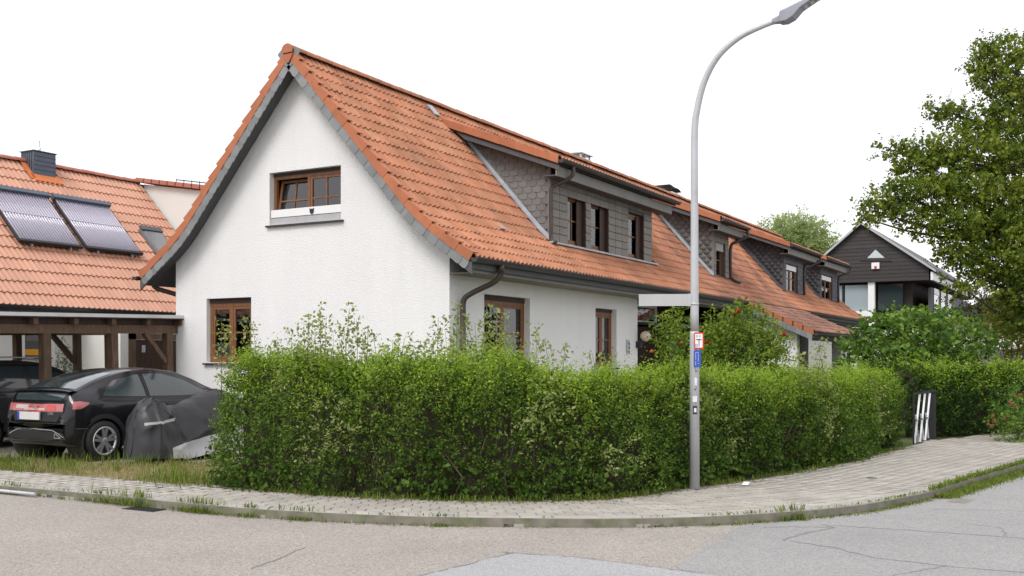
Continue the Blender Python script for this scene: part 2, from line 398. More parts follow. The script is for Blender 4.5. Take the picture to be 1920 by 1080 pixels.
# cracks sealed with bitumen in the asphalt
def ribbon(pts, w, z, name, mat, parent=None):
    P = catmull(pts, 8); P = P + rng.normal(0, .012, P.shape); t = np.gradient(P, axis=0); t /= np.linalg.norm(t, axis=1, keepdims=True)
    n = np.stack([-t[:, 1], t[:, 0]], 1); mb = MB(); ww = w * rng.uniform(.5, 1.3, len(P))
    mb.grid([[(p[0] + q[0] * s, p[1] + q[1] * s, z) for s in (-u / 2, u / 2)] for p, q, u in zip(P, n, ww)], False)
    return mb.build(name, mat, parent)
asp = bpy.data.objects['asphalt_road']
for c, wd in (([(-5.5, -7.23), (-5.19, -7.25), (-4.8, -7.36), (-4.5, -7.45), (-4.35, -7.33)], .028), ([(-4.5, -7.42), (-4.65, -7.1), (-4.8, -6.85)], .014),
              ([(-5.48, -7.3), (-5.64, -7.7), (-5.92, -8.12), (-6.03, -8.8), (-5.97, -9.4)], .016), ([(-4.38, -7.41), (-4.31, -8.12), (-4.26, -8.84), (-4.31, -9.4)], .014),
              ([(-2.65, -8.15), (-2.45, -8.6), (-2.2, -9.4)], .012), ([(-6.03, -8.7), (-6.6, -8.4), (-7.0, -8.3)], .012), ([(-3.6, -8.6), (-3.7, -8.9), (-4.2, -9.0)], .010)):
    ribbon(c, wd, .0065, 'crack', m_tar, asp)
ribbon([(-8.87, -3.85), (-8.65, -3.8), (-8.49, -3.76), (-7.96, -3.61)], .016, .003, 'crack', m_tar, bpy.data.objects['road'])
ribbon([(-7.24, -5.2), (-7.27, -5.42), (-7.18, -5.83), (-7.23, -6.53), (-7.30, -7.09)], .016, .0105, 'joint_line', m_tar, asp)
ribbon([(-7.27, -5.35), (-8.06, -5.26), (-8.43, -5.2), (-9.5, -5.1)], .016, .0105, 'joint_line', m_tar, asp)

def grate(name, c, a, w, d, label, m_iron=m_iron):
    t = thing(name, label, 'drain', (c[0], c[1], 0), a)
    mb = MB(); mb.box(-w / 2, w / 2, -d / 2, d / 2, -.02, .006); mb.build('frame', m_iron, t)
    for k in range(9): MB().box(-w / 2 + .02, w / 2 - .02, -d / 2 + .025 + k * (d - .05) / 9, -d / 2 + .025 + (k + .5) * (d - .05) / 9, .006, .013).build('bar', m_iron, t)
grate('drain_grate', (-6.98, -.45), 0, .20, .5, 'dark iron drain grate in the road at the left kerb, under weeds')
grate('drain_grate', (-1.75, -8.33), R(-12), .45, .27, 'drain grate in the grey asphalt beside the grassy kerb on the right', m_kerb)
t = thing('valve_cover', 'small round dark iron cover set into the paving on the right', 'cover', (-.75, -7.14, .107))
MB().lathe([(0, .006), (.07, .006), (.075, 0), (.075, -.03)], (0, 0, 0), seg=20).build('lid', m_iron, t); MB().lathe([(.078, .004), (.095, .003), (.097, -.03)], (0, 0, 0), seg=20).build('ring', m_kerb, t)
MB().tube([(-6.93, 5.2, .05), (-6.94, 3.4, .048), (-6.93, 1.5, .04)], .022, 8).build('metal_rail', m_galv, label='thin grey metal rail lying along the kerb at the far left', cat='rail')

# ------------------------------------------------------------------ the terrace: shared roof section
RV, RZ, GW = 3.31, 7.40, 6.62
def slope_at(v): return 1.128 if v > .75 else (.69 if v < .1 else .69 + (v - .1) / .65 * .438)
_v = np.linspace(-4, RV, 4000); _sl = np.array([slope_at(x) for x in _v]); _z = RZ - (np.sum(_sl) - np.cumsum(_sl)) * (_v[1] - _v[0])
_s = np.r_[0, np.cumsum(np.hypot(np.diff(_v), np.diff(_z)))]
def rz(v): return float(np.interp(v if v <= RV else GW - v, _v, _z))
EAVE = -.66; S0 = float(np.interp(EAVE, _v, _s)); SLEN = _s[-1] - S0
def onslope(s):          # distance up the slope from the eave -> v, z, slope angle
    v = float(np.interp(s + S0, _s, _v)); return v, rz(v), math.atan(slope_at(v))
PROFV = [EAVE, -.3, .1, .25, .4, .55, .75, 1.6, 2.5, RV]

def tile_shape(cw, L, h, over=.02, seg=16, nose=.026):
    mb = MB(); xs = np.linspace(-cw / 2 - over / 2, cw / 2 + over / 2, seg + 1)
    f = lambda x: h * (.5 + .5 * math.cos(4 * math.pi * (x / cw))) ** 2.0 + .006 * x / cw
    mb.grid([[(x, 0, f(x)) for x in xs], [(x, L * .5, f(x)) for x in xs], [(x, L, f(x)) for x in xs]], True)
    mb.grid([[(x, .004, f(x) - nose) for x in xs], [(x, 0, f(x)) for x in xs]], False)
    return mb
TW, TC = .30, SLEN / 17.0
T_A = tile_shape(TW, TC + .06, .040, nose=.030)
TILT = math.asin(.030 / TC)
def tile_mat(u, v, z, ang, back=False, lift=.0):
    m = Matrix.Translation((u, v, z + lift)) @ (Matrix.Rotation(math.pi, 4, 'Z') if back else Matrix()) @ Matrix.Rotation(ang - TILT + rng.normal(0, .006), 4, 'X')
    return m @ Matrix.Rotation(rng.normal(0, .006), 4, 'Z') @ Matrix.Translation((0, 0, .004 + rng.normal(0, .0025)))
def main_tiles(u0, u1, skip):
    out = []; n = max(1, round((u1 - u0) / TW)); cw = (u1 - u0) / n
    for c in range(17):
        v, z, a = onslope(c * TC + .0); v2, z2, a2 = onslope(c * TC + TC)
        ang = math.atan2(z2 - z, v2 - v)
        for k in range(n):
            u = u0 + (k + .5) * cw
            if skip(u, v + .12): continue
            out.append(tile_mat(u, v, z + .012, ang))
    return out
def plane_tiles(u0, u1, v0, z0, v1, z1, course=.333):
    out = []; L = math.hypot(v1 - v0, z1 - z0); a = math.atan2(z1 - z0, v1 - v0); n = max(1, round((u1 - u0) / TW)); cw = (u1 - u0) / n; q = max(1, round(L / course))
    for c in range(q):
        t = c / q
        for k in range(n): out.append(tile_mat(u0 + (k + .5) * cw, v0 + (v1 - v0) * t, z0 + (z1 - z0) * t + .012, a))
    return out
def place_tiles(mb, mats, mat, roof, single):
    mats = sorted(mats, key=lambda m: camdist(m.translation)); me = mb.mesh('roof_tile')
    for m in mats[:single]: obj('roof_tile', me, mat, roof, mw=m)
    if mats[single:]: merged('far_roof_tiles', mb, mats[single:], mat, roof, smooth=False)

def section(mb, u0, u1, top, bot, prof=None):
    """closed slab following the roof profile on both sides"""
    pv_ = prof or (PROFV + [GW - v for v in PROFV[::-1][1:]])
    up = [(v, rz(v) - top) for v in pv_]; dn = [(v, rz(v) - bot) for v in pv_]
    pts = up + dn[::-1]
    n = len(pv_)
    for (ua, ub) in ((u0, u1),):
        V = [(u, v, z) for u in (ua, ub) for v, z in pts]; m = len(pts); F = []
        for i in range(m): j = (i + 1) % m; F.append((i, j, m + j, m + i))
        for i in range(n - 1):
            a, b, c, d = i, i + 1, m - 2 - i, m - 1 - i
            F.append((a, d, c, b)); F.append((m + a, m + b, m + c, m + d))
        mb.add(V, F)
    return mb

def ridge_tiles(roof, u0, u1, L=.38, single=True, v=RV, z=RZ, r=.115, mat=None):
    n = round((u1 - u0) / L); mb = MB(); G = []
    for u, k in ((0, 1.0), ((u1 - u0) / n + .03, .88)):
        G.append([(u, r * k * math.cos(a) * 1.1, r * k * math.sin(a) * .9 - .045) for a in np.linspace(-.12, math.pi + .12, 9)])
    mb.grid(G, True); o = len(mb.v); mb.add([G[0][i] for i in range(9)] + [(0, y * .8, (zz + .045) * .75 - .045) for _, y, zz in G[0]], [(i, i + 1, 9 + i + 1, 9 + i) for i in range(8)])
    me = mb.mesh('ridge_tile')
    for k in range(n): obj('ridge_tile', me, mat or m_tile, roof, mw=Matrix.Translation((u0 + k * (u1 - u0) / n, v, z + .045 + rng.normal(0, .004))) @ Matrix.Rotation(R(-1.2), 4, 'Y') )

def wall_grid(mb, axis, const, a0, a1, z0, ztop, holes, extra=()):
    """upright wall in plane x=const ('x', runs along y) or y=const, with rectangular openings (a0,a1,z0,z1) and reveals .16 deep"""
    cuts = sorted({a0, a1, *extra, *[h[0] for h in holes], *[h[1] for h in holes]}); cuts = [c for c in cuts if a0 <= c <= a1]
    P = (lambda a, z, d=0: (const + d, a, z)) if axis == 'x' else (lambda a, z, d=0: (a, const + d, z))
    for a, b in zip(cuts[:-1], cuts[1:]):
        hs = sorted([h for h in holes if h[0] < (a + b) / 2 < h[1]], key=lambda h: h[2]); lo = (z0, z0)
        for h in hs:
            mb.add([P(a, lo[0]), P(b, lo[1]), P(b, h[2]), P(a, h[2])], [(0, 1, 2, 3)]); lo = (h[3], h[3])
        mb.add([P(a, lo[0]), P(b, lo[1]), P(b, ztop(b)), P(a, ztop(a))], [(0, 1, 2, 3)])
    for h in holes:
        q = [P(h[0], h[2]), P(h[1], h[2]), P(h[1], h[3]), P(h[0], h[3])]; r = [P(h[0], h[2], .18), P(h[1], h[2], .18), P(h[1], h[3], .18), P(h[0], h[3], .18)]
        mb.add(q + r, [(i, (i + 1) % 4, 4 + (i + 1) % 4, 4 + i) for i in range(4)])
    return mb

def window(house, axis, const, a0, a1, z0, z1, recess=.12, sashes=2, cols=1, rows=2, tilt=None, sill=True, wood=None, box=.0, fw=.06, curtain=None, label=None, sillproud=.06):
    """timber window: outer frame > sash, muntin, pane, sill. a runs along the wall; the room lies on the + side"""
    wood = wood or m_wood
    def bx(mb, a, b, z, y, d0, d1):
        return mb.box(const + d0, const + d1, a, b, z, y) if axis == 'x' else mb.box(a, b, const + d0, const + d1, z, y)
    d = recess; ztop = z1 - box
    fr = MB(); bx(fr, a0, a0 + fw, z0, ztop, d, d + .07); bx(fr, a1 - fw, a1, z0, ztop, d, d + .07); bx(fr, a0 + fw, a1 - fw, z0, z0 + fw, d, d + .068); bx(fr, a0 + fw, a1 - fw, ztop - fw, ztop, d, d + .068)
    wsz = (a1 - a0 - 2 * fw)
    if sashes == 2: bx(fr, (a0 + a1) / 2 - .03, (a0 + a1) / 2 + .03, z0 + fw, ztop - fw, d + .001, d + .066)
    w = fr.build('window', wood, house, label=label)
    if box: bx(MB(), a0 + .01, a1 - .01, ztop, z1 - .002, d - .02, d + .1).build('blind_box', m_dkbrown, w)
    spans = [(a0 + fw, a1 - fw)] if sashes == 1 else [(a0 + fw, (a0 + a1) / 2 - .03), ((a0 + a1) / 2 + .03, a1 - fw)]
    for si, (p, q) in enumerate(spans):
        g = .05; za, zb = z0 + fw, ztop - fw
        objs = []
        sm = MB(); bx(sm, p + .004, p + g, za + .004, zb - .004, d + .006, d + .055); bx(sm, q - g, q - .004, za + .004, zb - .004, d + .006, d + .055); bx(sm, p + g, q - g, za + .004, za + g, d + .007, d + .054); bx(sm, p + g, q - g, zb - g, zb - .004, d + .007, d + .054)
        objs.append(sm.build('sash', wood, w))
        for c in range(1, cols):
            x = p + g + (q - p - 2 * g) * c / cols; objs.append(bx(MB(), x - .014, x + .014, za + g, zb - g, d + .012, d + .05).build('muntin', wood, w))
        for r in range(1, rows):
            z = za + g + (zb - za - 2 * g) * r / rows; objs.append(bx(MB(), p + g, q - g, z - .014, z + .014, d + .010, d + .052).build('muntin', wood, w))
        for c in range(cols):
            for r in range(rows):
                x0, x1 = p + g + (q - p - 2 * g) * c / cols, p + g + (q - p - 2 * g) * (c + 1) / cols
                y0, y1 = za + g + (zb - za - 2 * g) * r / rows, za + g + (zb - za - 2 * g) * (r + 1) / rows
                objs.append(bx(MB(), x0 - .004, x1 + .004, y0 - .004, y1 + .004, d + .028, d + .034).build('pane', m_glass, w))
        if tilt and si in tilt:
            ang = R(tilt[si])
            for o in objs:
                if axis == 'x': piv = Vector((const + d + .05, 0, za)); rot = Matrix.Rotation(ang, 4, 'Y')
                else: piv = Vector((0, const + d + .05, za)); rot = Matrix.Rotation(-ang, 4, 'X')
                o.matrix_basis = Matrix.Translation(piv) @ rot @ Matrix.Translation(-piv)
    if sill: bx(MB(), a0 - .07, a1 + .06, z0 - .045, z0 - .012, -sillproud, d + .05).build('sill', m_sillm, w)
    if curtain:
        for (p, q) in curtain: bx(MB(), a0 + (a1 - a0) * p, a0 + (a1 - a0) * q, z0 + .05, z1 - .05, d + .22, d + .24).build('curtain', m_curtain, w)
    return w

def slate_piece(wd, ht, t=.013):
    pts = [(-wd / 2, ht), (-wd / 2, ht * .42), (-wd * .38, ht * .16), (-wd * .15, ht * .02), (wd * .12, 0), (wd / 2, ht * .1), (wd / 2, ht)]
    mb = MB(); mb.prism([(x, 0, z) for x, z in pts], (0, t, 0)); return mb

def gutter(parent, u0, u1, v, z, r=.07, name='gutter', mat=None):
    G = []
    for u in (u0, u1): G.append([(u, v + r * math.cos(a), z + r * math.sin(a)) for a in np.linspace(math.pi * .97, 2 * math.pi * 1.01, 10)] + [(u, v + (r - .008) * math.cos(a), z + (r - .008) * math.sin(a)) for a in np.linspace(2 * math.pi * 1.01, math.pi * .97, 10)])
    mb = MB().grid(G, True, closed=True)
    for u in (u0, u1): mb.add([(u, v + r * math.cos(a), z + r * math.sin(a)) for a in np.linspace(math.pi, 2 * math.pi, 9)], [tuple(range(9))])
    mb.tube([(u0, v - r, z), (u1, v - r, z)], .011, 6)
    return mb.build(name, mat or m_gutter, parent)

def dormer(house, roof, u0, u1, ru0, ru1, slate_mat, wins, cheek_single, board_mat=None, board_single=False, tiles=m_tile, boards=True, left_cheek=True):
    vF = .41; zF = 5.70; v1, z1 = 2.93, 6.965; v0, z0 = 0.02, 5.86; k = (z1 - z0) / (v1 - v0); und = lambda v: z0 + k * (v - v0) - .10
    tri = [(vF, rz(vF) - .25), (vF, und(vF)), (2.78, und(2.78)), (2.78, rz(2.78) - .2)] + [(v, rz(v) - .25) for v in (2.0, 1.2, .75, .55)]
    body = MB()
    for u in (u0, u1): body.add([(u, v, z) for v, z in tri], [tuple(range(len(tri)))])
    wall_grid(body, 'y', vF, u0, u1, rz(vF) - .25, lambda a: und(vF), [(a, b, c, d) for a, b, c, d in wins])
    body.add([(u0, vF + .7, rz(vF) - .2), (u1, vF + .7, rz(vF) - .2), (u1, vF + .7, 6.2), (u0, vF + .7, 6.2)], [(0, 1, 2, 3)])
    D = body.build('dormer', m_soffit, house)
    # cheek slates in overlapping diagonal courses
    sw, sh = .215, .155; mats = []; row = 0; z = 4.05
    while z < 6.75:
        v = vF + (.11 if row % 2 else 0)
        while v < 3.0:
            vv = v
            if und(vv) - .02 > z + .06 and rz(min(vv, RV)) - .03 < z + .12:
                m = Matrix.Translation((u0 - .026, vv, z)) @ Matrix.Rotation(R(-90), 4, 'Z') @ Matrix.Rotation(R(9) + rng.normal(0, .012), 4, 'Y') @ Matrix.Rotation(R(-5.5), 4, 'X')
                mats.append(m)
            v += sw * 1.03
        z += sh * .86; row += 1
    sp = slate_piece(sw, sh * 1.34)
    mats.sort(key=lambda m: camdist(m.translation))
    # trim pieces that would poke through the dormer roof
    mats = [m for m in mats if m.translation[2] + .19 < und(m.translation[1]) + .04 and m.translation[1] > vF + .07]
    sm = sp.mesh('slate')
    if cheek_single:
        for m in mats: obj('slate', sm, slate_mat, D, mw=m)
    else: merged('cheek_slates', sp, mats, slate_mat, D)
    # dark corner strip at the cheek edge
    MB().box(u0 - .022, u0 + .03, vF - .03, vF + .05, rz(vF) - .02, und(vF) - .01).build('corner_strip', slate_mat, D)
    # clad front: plates in courses between the windows
    if boards:
        zc = rz(vF) + .03; row = 0; pl = []
        while zc < und(vF) - .08:
            cuts = sorted({u0, u1, *[w[0] for w in wins], *[w[1] for w in wins]})
            for a, b in zip(cuts[:-1], cuts[1:]):
                if any(w[0] <= (a + b) / 2 <= w[1] and w[2] - .03 < zc + .1 < w[3] for w in wins): continue
                n = max(1, round((b - a) / .42))
                for i in range(n):
                    e = .007; pl.append((a + (b - a) * i / n + e, a + (b - a) * (i + 1) / n - e, zc))
            zc += .172; row += 1
        if board_single:
            for a, b, z in pl:
                MB().obox(((a + b) / 2, vF - .018, z + .092), (1, 0, 0), (0, math.cos(R(4)), -math.sin(R(4))), (0, math.sin(R(4)), math.cos(R(4))), (b - a) / 2, .006, .081).build('cladding_plate', board_mat or slate_mat, D)
        else:
            mb = MB()
            for a, b, z in pl: mb.obox(((a + b) / 2, vF - .018, z + .092), (1, 0, 0), (0, math.cos(R(4)), -math.sin(R(4))), (0, math.sin(R(4)), math.cos(R(4))), (b - a) / 2, .006, .081)
            mb.build('front_plates', board_mat or slate_mat, D, kind='stuff')
    # roof slab, soffit, fascia, gutter, side verge
    sl = MB(); sl.add([(u, v, zz) for u in (ru0, ru1) for v, zz in ((v0, z0 - .03), (v1 + .1, z1 + k * .1 - .03), (v1 + .1, z1 + k * .1 - .14), (v0, z0 - .14))], [(0, 1, 2, 3), (7, 6, 5, 4), (0, 4, 5, 1), (1, 5, 6, 2), (2, 6, 7, 3), (3, 7, 4, 0)])
    dr = sl.build('dormer_roof', m_dkbrown, house)
    dn = math.hypot(1, k)
    for u, sgn in ((ru0, -1), (ru1, 1)):
        n = 6
        for i in range(n):
            a, b = i / n, (i + 1) / n + .03
            va, vb = v0 + (v1 - .12 - v0) * a, v0 + (v1 - .12 - v0) * b
            MB().prism([(u + sgn * .0, va, z0 + k * (va - v0) - .115), (u, vb, z0 + k * (vb - v0) - .105), (u, vb, z0 + k * (vb - v0) + .045), (u, va, z0 + k * (va - v0) + .052)], (sgn * (.03 + .004 * (i % 2)), 0, 0)).build('verge_tile', m_verge, dr)
        if sgn < 0:
            MB().prism([(u + .02, v, z0 + k * (v - v0) - .25) for v in (v0, v1 - .6)] + [(u + .02, v, z0 + k * (v - v0) - .115) for v in (v1 - .3, v0)], (.03, 0, 0)).build('verge_board', m_soffit, dr)
    MB().box(ru0 + .03, ru1 - .1, v0 + .06, v0 + .085, z0 - .36, z0 - .14).build('fascia', m_fascia, dr)
    MB().box(ru0 + .05, ru1 - .1, v0 + .085, vF, z0 - .35, z0 - .33).build('soffit', m_soffit, dr)
    gutter(dr, ru0 - .02, ru1 + .06, v0 - .07, z0 - .04)
    t = plane_tiles(ru0 + .04, ru1 - .04, v0 - .03, z0 - .005, v1, z1)
    return D, dr, t

def cheek_flashing(D, u0, mat=None):
    G = []
    for v in np.linspace(.38, 2.72, 14): G.append([(u0 - .13, v, rz(v) + .058), (u0 - .03, v, rz(v) + .066), (u0 - .025, v, rz(v) + .16)])
    MB().grid(G, False).build('flashing', mat or m_lead, D)

# ------------------------------------------------------------------ end house with the white gable
A1 = 12.6
hA = thing('terraced_house', 'white rendered end house with a steep orange tiled roof and tall gable', 'house', (0, 0, 0))
W = MB()
G1 = (2.37, 4.10, 4.25, 5.25); G2 = (4.57, 5.76, 1.62, 2.89)
wall_grid(W, 'x', 0, 0, GW, 0, lambda v: rz(v) - .2, [G1, G2], extra=[.1, .25, .4, .55, .75, RV, GW - .1, GW - .25, GW - .4, GW - .55, GW - .75])
S1 = (1.16, 2.90, 1.55, 2.88); S2 = (5.95, 7.10, 1.50, 2.83)
wall_grid(W, 'y', 0, 0, 8.35, 0, lambda u: rz(0) - .2, [S1, S2])
W.box(8.17, 8.35, .002, 1.6, 0, 3.5)                                     # return wall of the entrance recess
W.add([(0, GW, 0), (A1, GW, 0), (A1, GW, rz(0) - .2), (0, GW, rz(0) - .2)], [(0, 1, 2, 3)])
W.build('wall', m_stucco, hA)
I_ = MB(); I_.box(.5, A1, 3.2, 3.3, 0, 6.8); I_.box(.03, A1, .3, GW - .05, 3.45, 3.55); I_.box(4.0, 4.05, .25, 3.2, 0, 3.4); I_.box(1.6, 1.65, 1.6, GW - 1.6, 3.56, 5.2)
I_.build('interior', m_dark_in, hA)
window(hA, 'x', 0, *G1, recess=.13, cols=2, rows=2, tilt={1: 9}, box=.06, sill=True)
gl = MB(); gl.box(.02, .05, G1[0], G1[1] - .02, G1[2] + .14, G1[2] + .285); gl.build('window_board', m_white, hA, label='white board across the foot of the gable window')
MB().box(.03, .12, G1[0] + .001, G1[1] - .001, G1[2], G1[2] + .13).build('sill_upstand', M('grey_sill_sheet', (.42, .42, .43), .6, .1), hA)
e = MB(); e.prism([(.018, 3.07 + y * .055, 4.455 + z * .055) for y, z in ((-.9, 1), (-.55, .75), (.55, .75), (.9, 1), (.8, -.4), (.35, -.85), (0, -1.1), (-.35, -.85), (-.8, -.4))], (-.012, 0, 0)); e.build('shield_emblem', m_iron, hA)
window(hA, 'x', 0, *G2, recess=.10, cols=1, rows=2, box=.09, fw=.075)
window(hA, 'y', 0, *S1, recess=.13, cols=1, rows=2, wood=m_wood, box=.1, fw=.07, curtain=((.05, .2),))
window(hA, 'y', 0, *S2, recess=.13, cols=1, rows=2, wood=m_wood, box=.08, fw=.07)

rA = section(MB(), -.30, A1, .03, .20).build('roof', m_soffit, hA)
skA = lambda u, v: 4.42 < u < 10.4 and v > .36 and v < 2.93
tA = main_tiles(-.24, A1, skA)
DA, drA, tD = dormer(hA, rA, 4.55, 10.25, 4.18, 10.98, m_slate, [(5.35, 6.27, 4.21, 5.32), (6.55, 7.52, 4.21, 5.32), (8.70, 9.70, 4.21, 5.34)], True, m_board_taupe, True)
cheek_flashing(DA, 4.55)
MB().box(4.4, 10.4, .26, .40, rz(.3) + .06, rz(.3) + .10).build('apron_flashing', m_lead, DA)
for a, b in ((5.35, 6.27), (6.55, 7.52), (8.70, 9.70)):
    wn = window(hA, 'y', .41, a, b, 4.21, 5.32, recess=.10, sashes=1, rows=2, cols=2 if a < 6 else 1, fw=.07, sillproud=.04)
    MB().box(b - .02, b - .003, .405, .53, 4.22, 5.31).build('reveal_board', m_wood_dk, wn)
    MB().box(b - .30, b - .03, .475, .495, 4.24, 5.29).build('shutter', m_wood_dk, wn)
place_tiles(T_A, tA + tD, m_tile, rA, 300)
ridge_tiles(rA, -.36, A1)
cap = MB(); cap.prism([(-.372, RV + .13 * math.cos(a), RZ + .0 + .115 * math.sin(a)) for a in np.linspace(-.5, math.pi + .5, 14)], (-.03, 0, 0)); cap.prism([(-.36, RV - .13, RZ - .07), (-.36, RV + .13, RZ - .07), (-.36, RV + .02, RZ - .24), (-.36, RV - .02, RZ - .24)], (-.025, 0, 0)); cap.build('ridge_end', m_verge, rA)
# verge: terracotta angle tiles over a slated barge board, both slopes
for side in (0, 1):
    mir = (lambda v: GW - v) if side else (lambda v: v)
    bb = MB(); vs = PROFV
    bb_pts = [(-.30, mir(v), rz(v) - .10) for v in vs] + [(-.30, mir(v), rz(v) - .30) for v in vs[::-1]]
    n = len(vs); F = [(i, i + 1, 2 * n - 2 - i, 2 * n - 1 - i) for i in range(n - 1)]
    V = bb_pts + [(x - .035, y, z) for x, y, z in bb_pts]
    F2 = [tuple(2 * n + q for q in f) for f in F] + F + [(i, (i + 1) % (2 * n), 2 * n + (i + 1) % (2 * n), 2 * n + i) for i in range(2 * n)]
    bb.add(V, F2); B = bb.build('barge_board', m_soffit, rA)
    step = .148; k = 0; s = .0
    while s < SLEN + .02:
        v, z, a = onslope(s); c, sn = math.cos(a), math.sin(a)
        dirv = Vector((0, (-c if side else c), sn)); nv = Vector((0, (sn if side else -sn), c))
        base = Vector((-.338 - .007 * (k % 2), mir(v), z)) - nv * .085
        pts = [base + dirv * (step * 1.25), base + dirv * (step * 1.25) - nv * .15, base + dirv * .04 - nv * .165, base - dirv * .01 - nv * .14, base - dirv * .02 - nv * .06, base]
        MB().prism(pts, (-.011, 0, 0)).build('verge_slate', m_slate_lt, rA); s += step; k += 1
    for c in range(17):
        v, z, a = onslope(c * TC); v2, z2, _ = onslope(min(c * TC + TC * 1.1, SLEN)); dirv = Vector((0, mir(v2) - mir(v), z2 - z)).normalized(); L = math.hypot(v2 - v, z2 - z)
        nv = Vector((0, -dirv.z, dirv.y)); nv = nv if nv.z > 0 else -nv
        p = Vector((-.345 - .006 * (c % 2), mir(v), z)); q = p + dirv * (L + .01)
        mb = MB(); up, dn = .085, .088
        mb.prism([p + nv * up, q + nv * (up - .052), q - nv * dn, p - nv * dn], (-.014, 0, 0))
        mb.prism([p + nv * up + Vector((-.012, 0, 0)), q + nv * (up - .052) + Vector((-.012, 0, 0)), q + nv * (up - .052) + Vector((.13, 0, 0)), p + nv * up + Vector((.13, 0, 0))], -nv * .02)
        mb.build('verge_tile', m_verge, rA)
# eave: soffit, fascia, gutter, downpipe
ev = MB(); ev.box(-.29, A1 + 2.4, -.60, -.575, 3.14, 3.34); ev.build('fascia', m_fascia, rA)
MB().box(-.02, A1 + 2.4, -.575, -.004, 3.15, 3.17).build('soffit', m_soffit_eave, rA)
gutter(rA, -.38, A1 + 2.4, -.735, 3.365)
pipe = MB(); pipe.tube(catmull([(.50, -.735, 3.30), (.50, -.735, 3.17), (.46, -.62, 3.02), (.35, -.25, 2.84), (.31, -.10, 2.72), (.30, -.085, 2.5)], 6), .05, 12); pipe.tube([(.30, -.085, 2.55), (.30, -.085, 0)], .05, 12)
pipe.tube([(.50, -.735, 3.33), (.50, -.735, 3.17)], .058, 12); pipe.tube([(.30, -.085, 1.9), (.30, -.085, 1.84)], .058, 12)
pipe.build('downpipe', m_pipe, hA)
# dormer downpipe
MB().tube(catmull([(4.72, -.05, 5.76), (4.70, -.05, 5.58), (4.62, .12, 5.44), (4.50, .30, 5.34), (4.47, .34, 5.2), (4.47, .34, 4.5), (4.47, .34, 4.22), (4.46, .22, 4.14)], 6), .042, 10).build('downpipe', m_pipe, hA)
# left gutter stub and pipe
gutter(rA, -.42, 3, GW + .735, 3.365)
MB().tube(catmull([(.1, GW + .735, 3.33), (.12, GW + .735, 3.18), (.3, GW + .4, 3.05), (.5, GW + .1, 2.95)], 6), .05, 10).build('downpipe', m_pipe, hA)
# little broken patch and flashing on the tiles
MB().obox((4.02, 3.02, rz(3.02) + .09), (1, 0, 0), (0, .66, .75), (0, -.75, .66), .10, .16, .012).build('flashing', m_lead, rA)
MB().obox((2.55, .42, rz(.42) + .085), (1, .1, 0), (0, .74, .67), (0, -.67, .74), .11, .05, .008).build('mortar_smear', m_concrete, rA)
# entrance recess: door, transom, canopy
en = MB(); en.add([(8.35, 1.6, 0), (15.2, 1.6, 0), (15.2, 1.6, 3.5), (8.35, 1.6, 3.5)], [(0, 1, 2, 3)]); en.build('entrance_wall', m_wood_dk, hA)
d = MB(); d.box(8.9, 11.6, 1.44, 1.52, .6, 2.55); d.build('door', m_wood_dk, hA)
t_ = MB(); t_.box(8.62, 8.70, .55, .62, 2.62, 3.1); t_.box(10.9, 11.0, .55, .62, 2.62, 3.1); t_.box(8.70, 10.9, .555, .615, 2.62, 2.68); t_.box(8.70, 10.9, .555, .615, 3.02, 3.1); tr = t_.build('transom', m_stucco2, hA)
MB().box(8.70, 10.9, .58, .586, 2.68, 3.02).build('pane', m_glass, tr)
c_ = MB(); G = []
for x in np.linspace(8.36, 11.7, 9): G.append([(x, y, 2.50 + .09 * math.sin((x - 8.36) / 3.34 * math.pi) + dz) for y, dz in ((-.45, 0), (.55, .06), (.55, .0), (-.45, -.05))])
c_.grid(G, False, closed=True); c_.build('canopy', M('green_grey_canopy', (.07, .10, .09), .4, .1), hA)
MB().box(11.35, 11.48, .2, .33, 0, 2.5).build('porch_post', m_concrete, hA)
st = MB(); st.tube([(12.7, 3.75, 7.0), (12.7, 3.75, 7.54)], .26, 16); st.box(12.38, 13.02, 3.42, 4.08, 7.54, 7.58); st.box(12.3, 13.1, 3.4, 4.1, 7.70, 7.73)
for x in (12.4, 12.7, 13.0): st.box(x - .02, x + .02, 3.45, 3.5, 7.58, 7.70); st.box(x - .02, x + .02, 4.0, 4.05, 7.58, 7.70)
st.build('chimney', m_alu, hA)

# ------------------------------------------------------------------ middle house with the low porch roof
B1 = 21.6
hB = thing('terraced_house', 'middle house with one narrow grey slated dormer and a low tiled porch roof', 'house', (A1, 0, 0))
def at0(o, x):                     # children of a root set down away from the origin keep scene coordinates
    for c in o.children:
        c.matrix_basis = Matrix.Translation((-x, 0, 0)) @ c.matrix_basis
W = MB(); W.add([(15.2, 0, 0), (B1, 0, 0), (B1, 0, 3.6), (15.2, 0, 3.6)], [(0, 1, 2, 3)]); W.build('wall', m_stucco, hB); W = MB(); W.add([(A1, GW, 0), (B1, GW, 0), (B1, GW, 3.6), (A1, GW, 3.6)], [(0, 1, 2, 3)]); W.build('rear_wall', m_stucco, hB); W = MB()
W.box(15.25, 15.5, -2.1, -.0, 0, 2.55)
W.add([(15.25, -2.1, 2.55), (15.25, -.1, 2.55), (15.25, -.1, 3.25)], [(0, 1, 2)])
W.build('porch_side_wall', m_stucco, hB)
MB().box(21.0, 21.3, -2.1, -1.8, 0, 2.6).build('porch_pillar', m_stucco, hB)
MB().box(15.5, 21.5, -.9, -.85, 0, 3.0).build('porch_shade_sheet', m_dkbrown, hB)  # dark sheet painted in for the shade inside the porch
rB = section(MB(), A1 + .002, B1, .03, .20).build('roof', m_soffit, hB)
skB = lambda u, v: 15.05 < u < 16.9 and v > .36 and v < 2.93
tB = main_tiles(A1, B1, skB)
DB, drB, tD = dormer(hB, rB, 15.2, 16.62, 14.70, 17.25, m_slate, [(15.42, 16.30, 4.15, 5.32)], False, m_board_taupe, False)
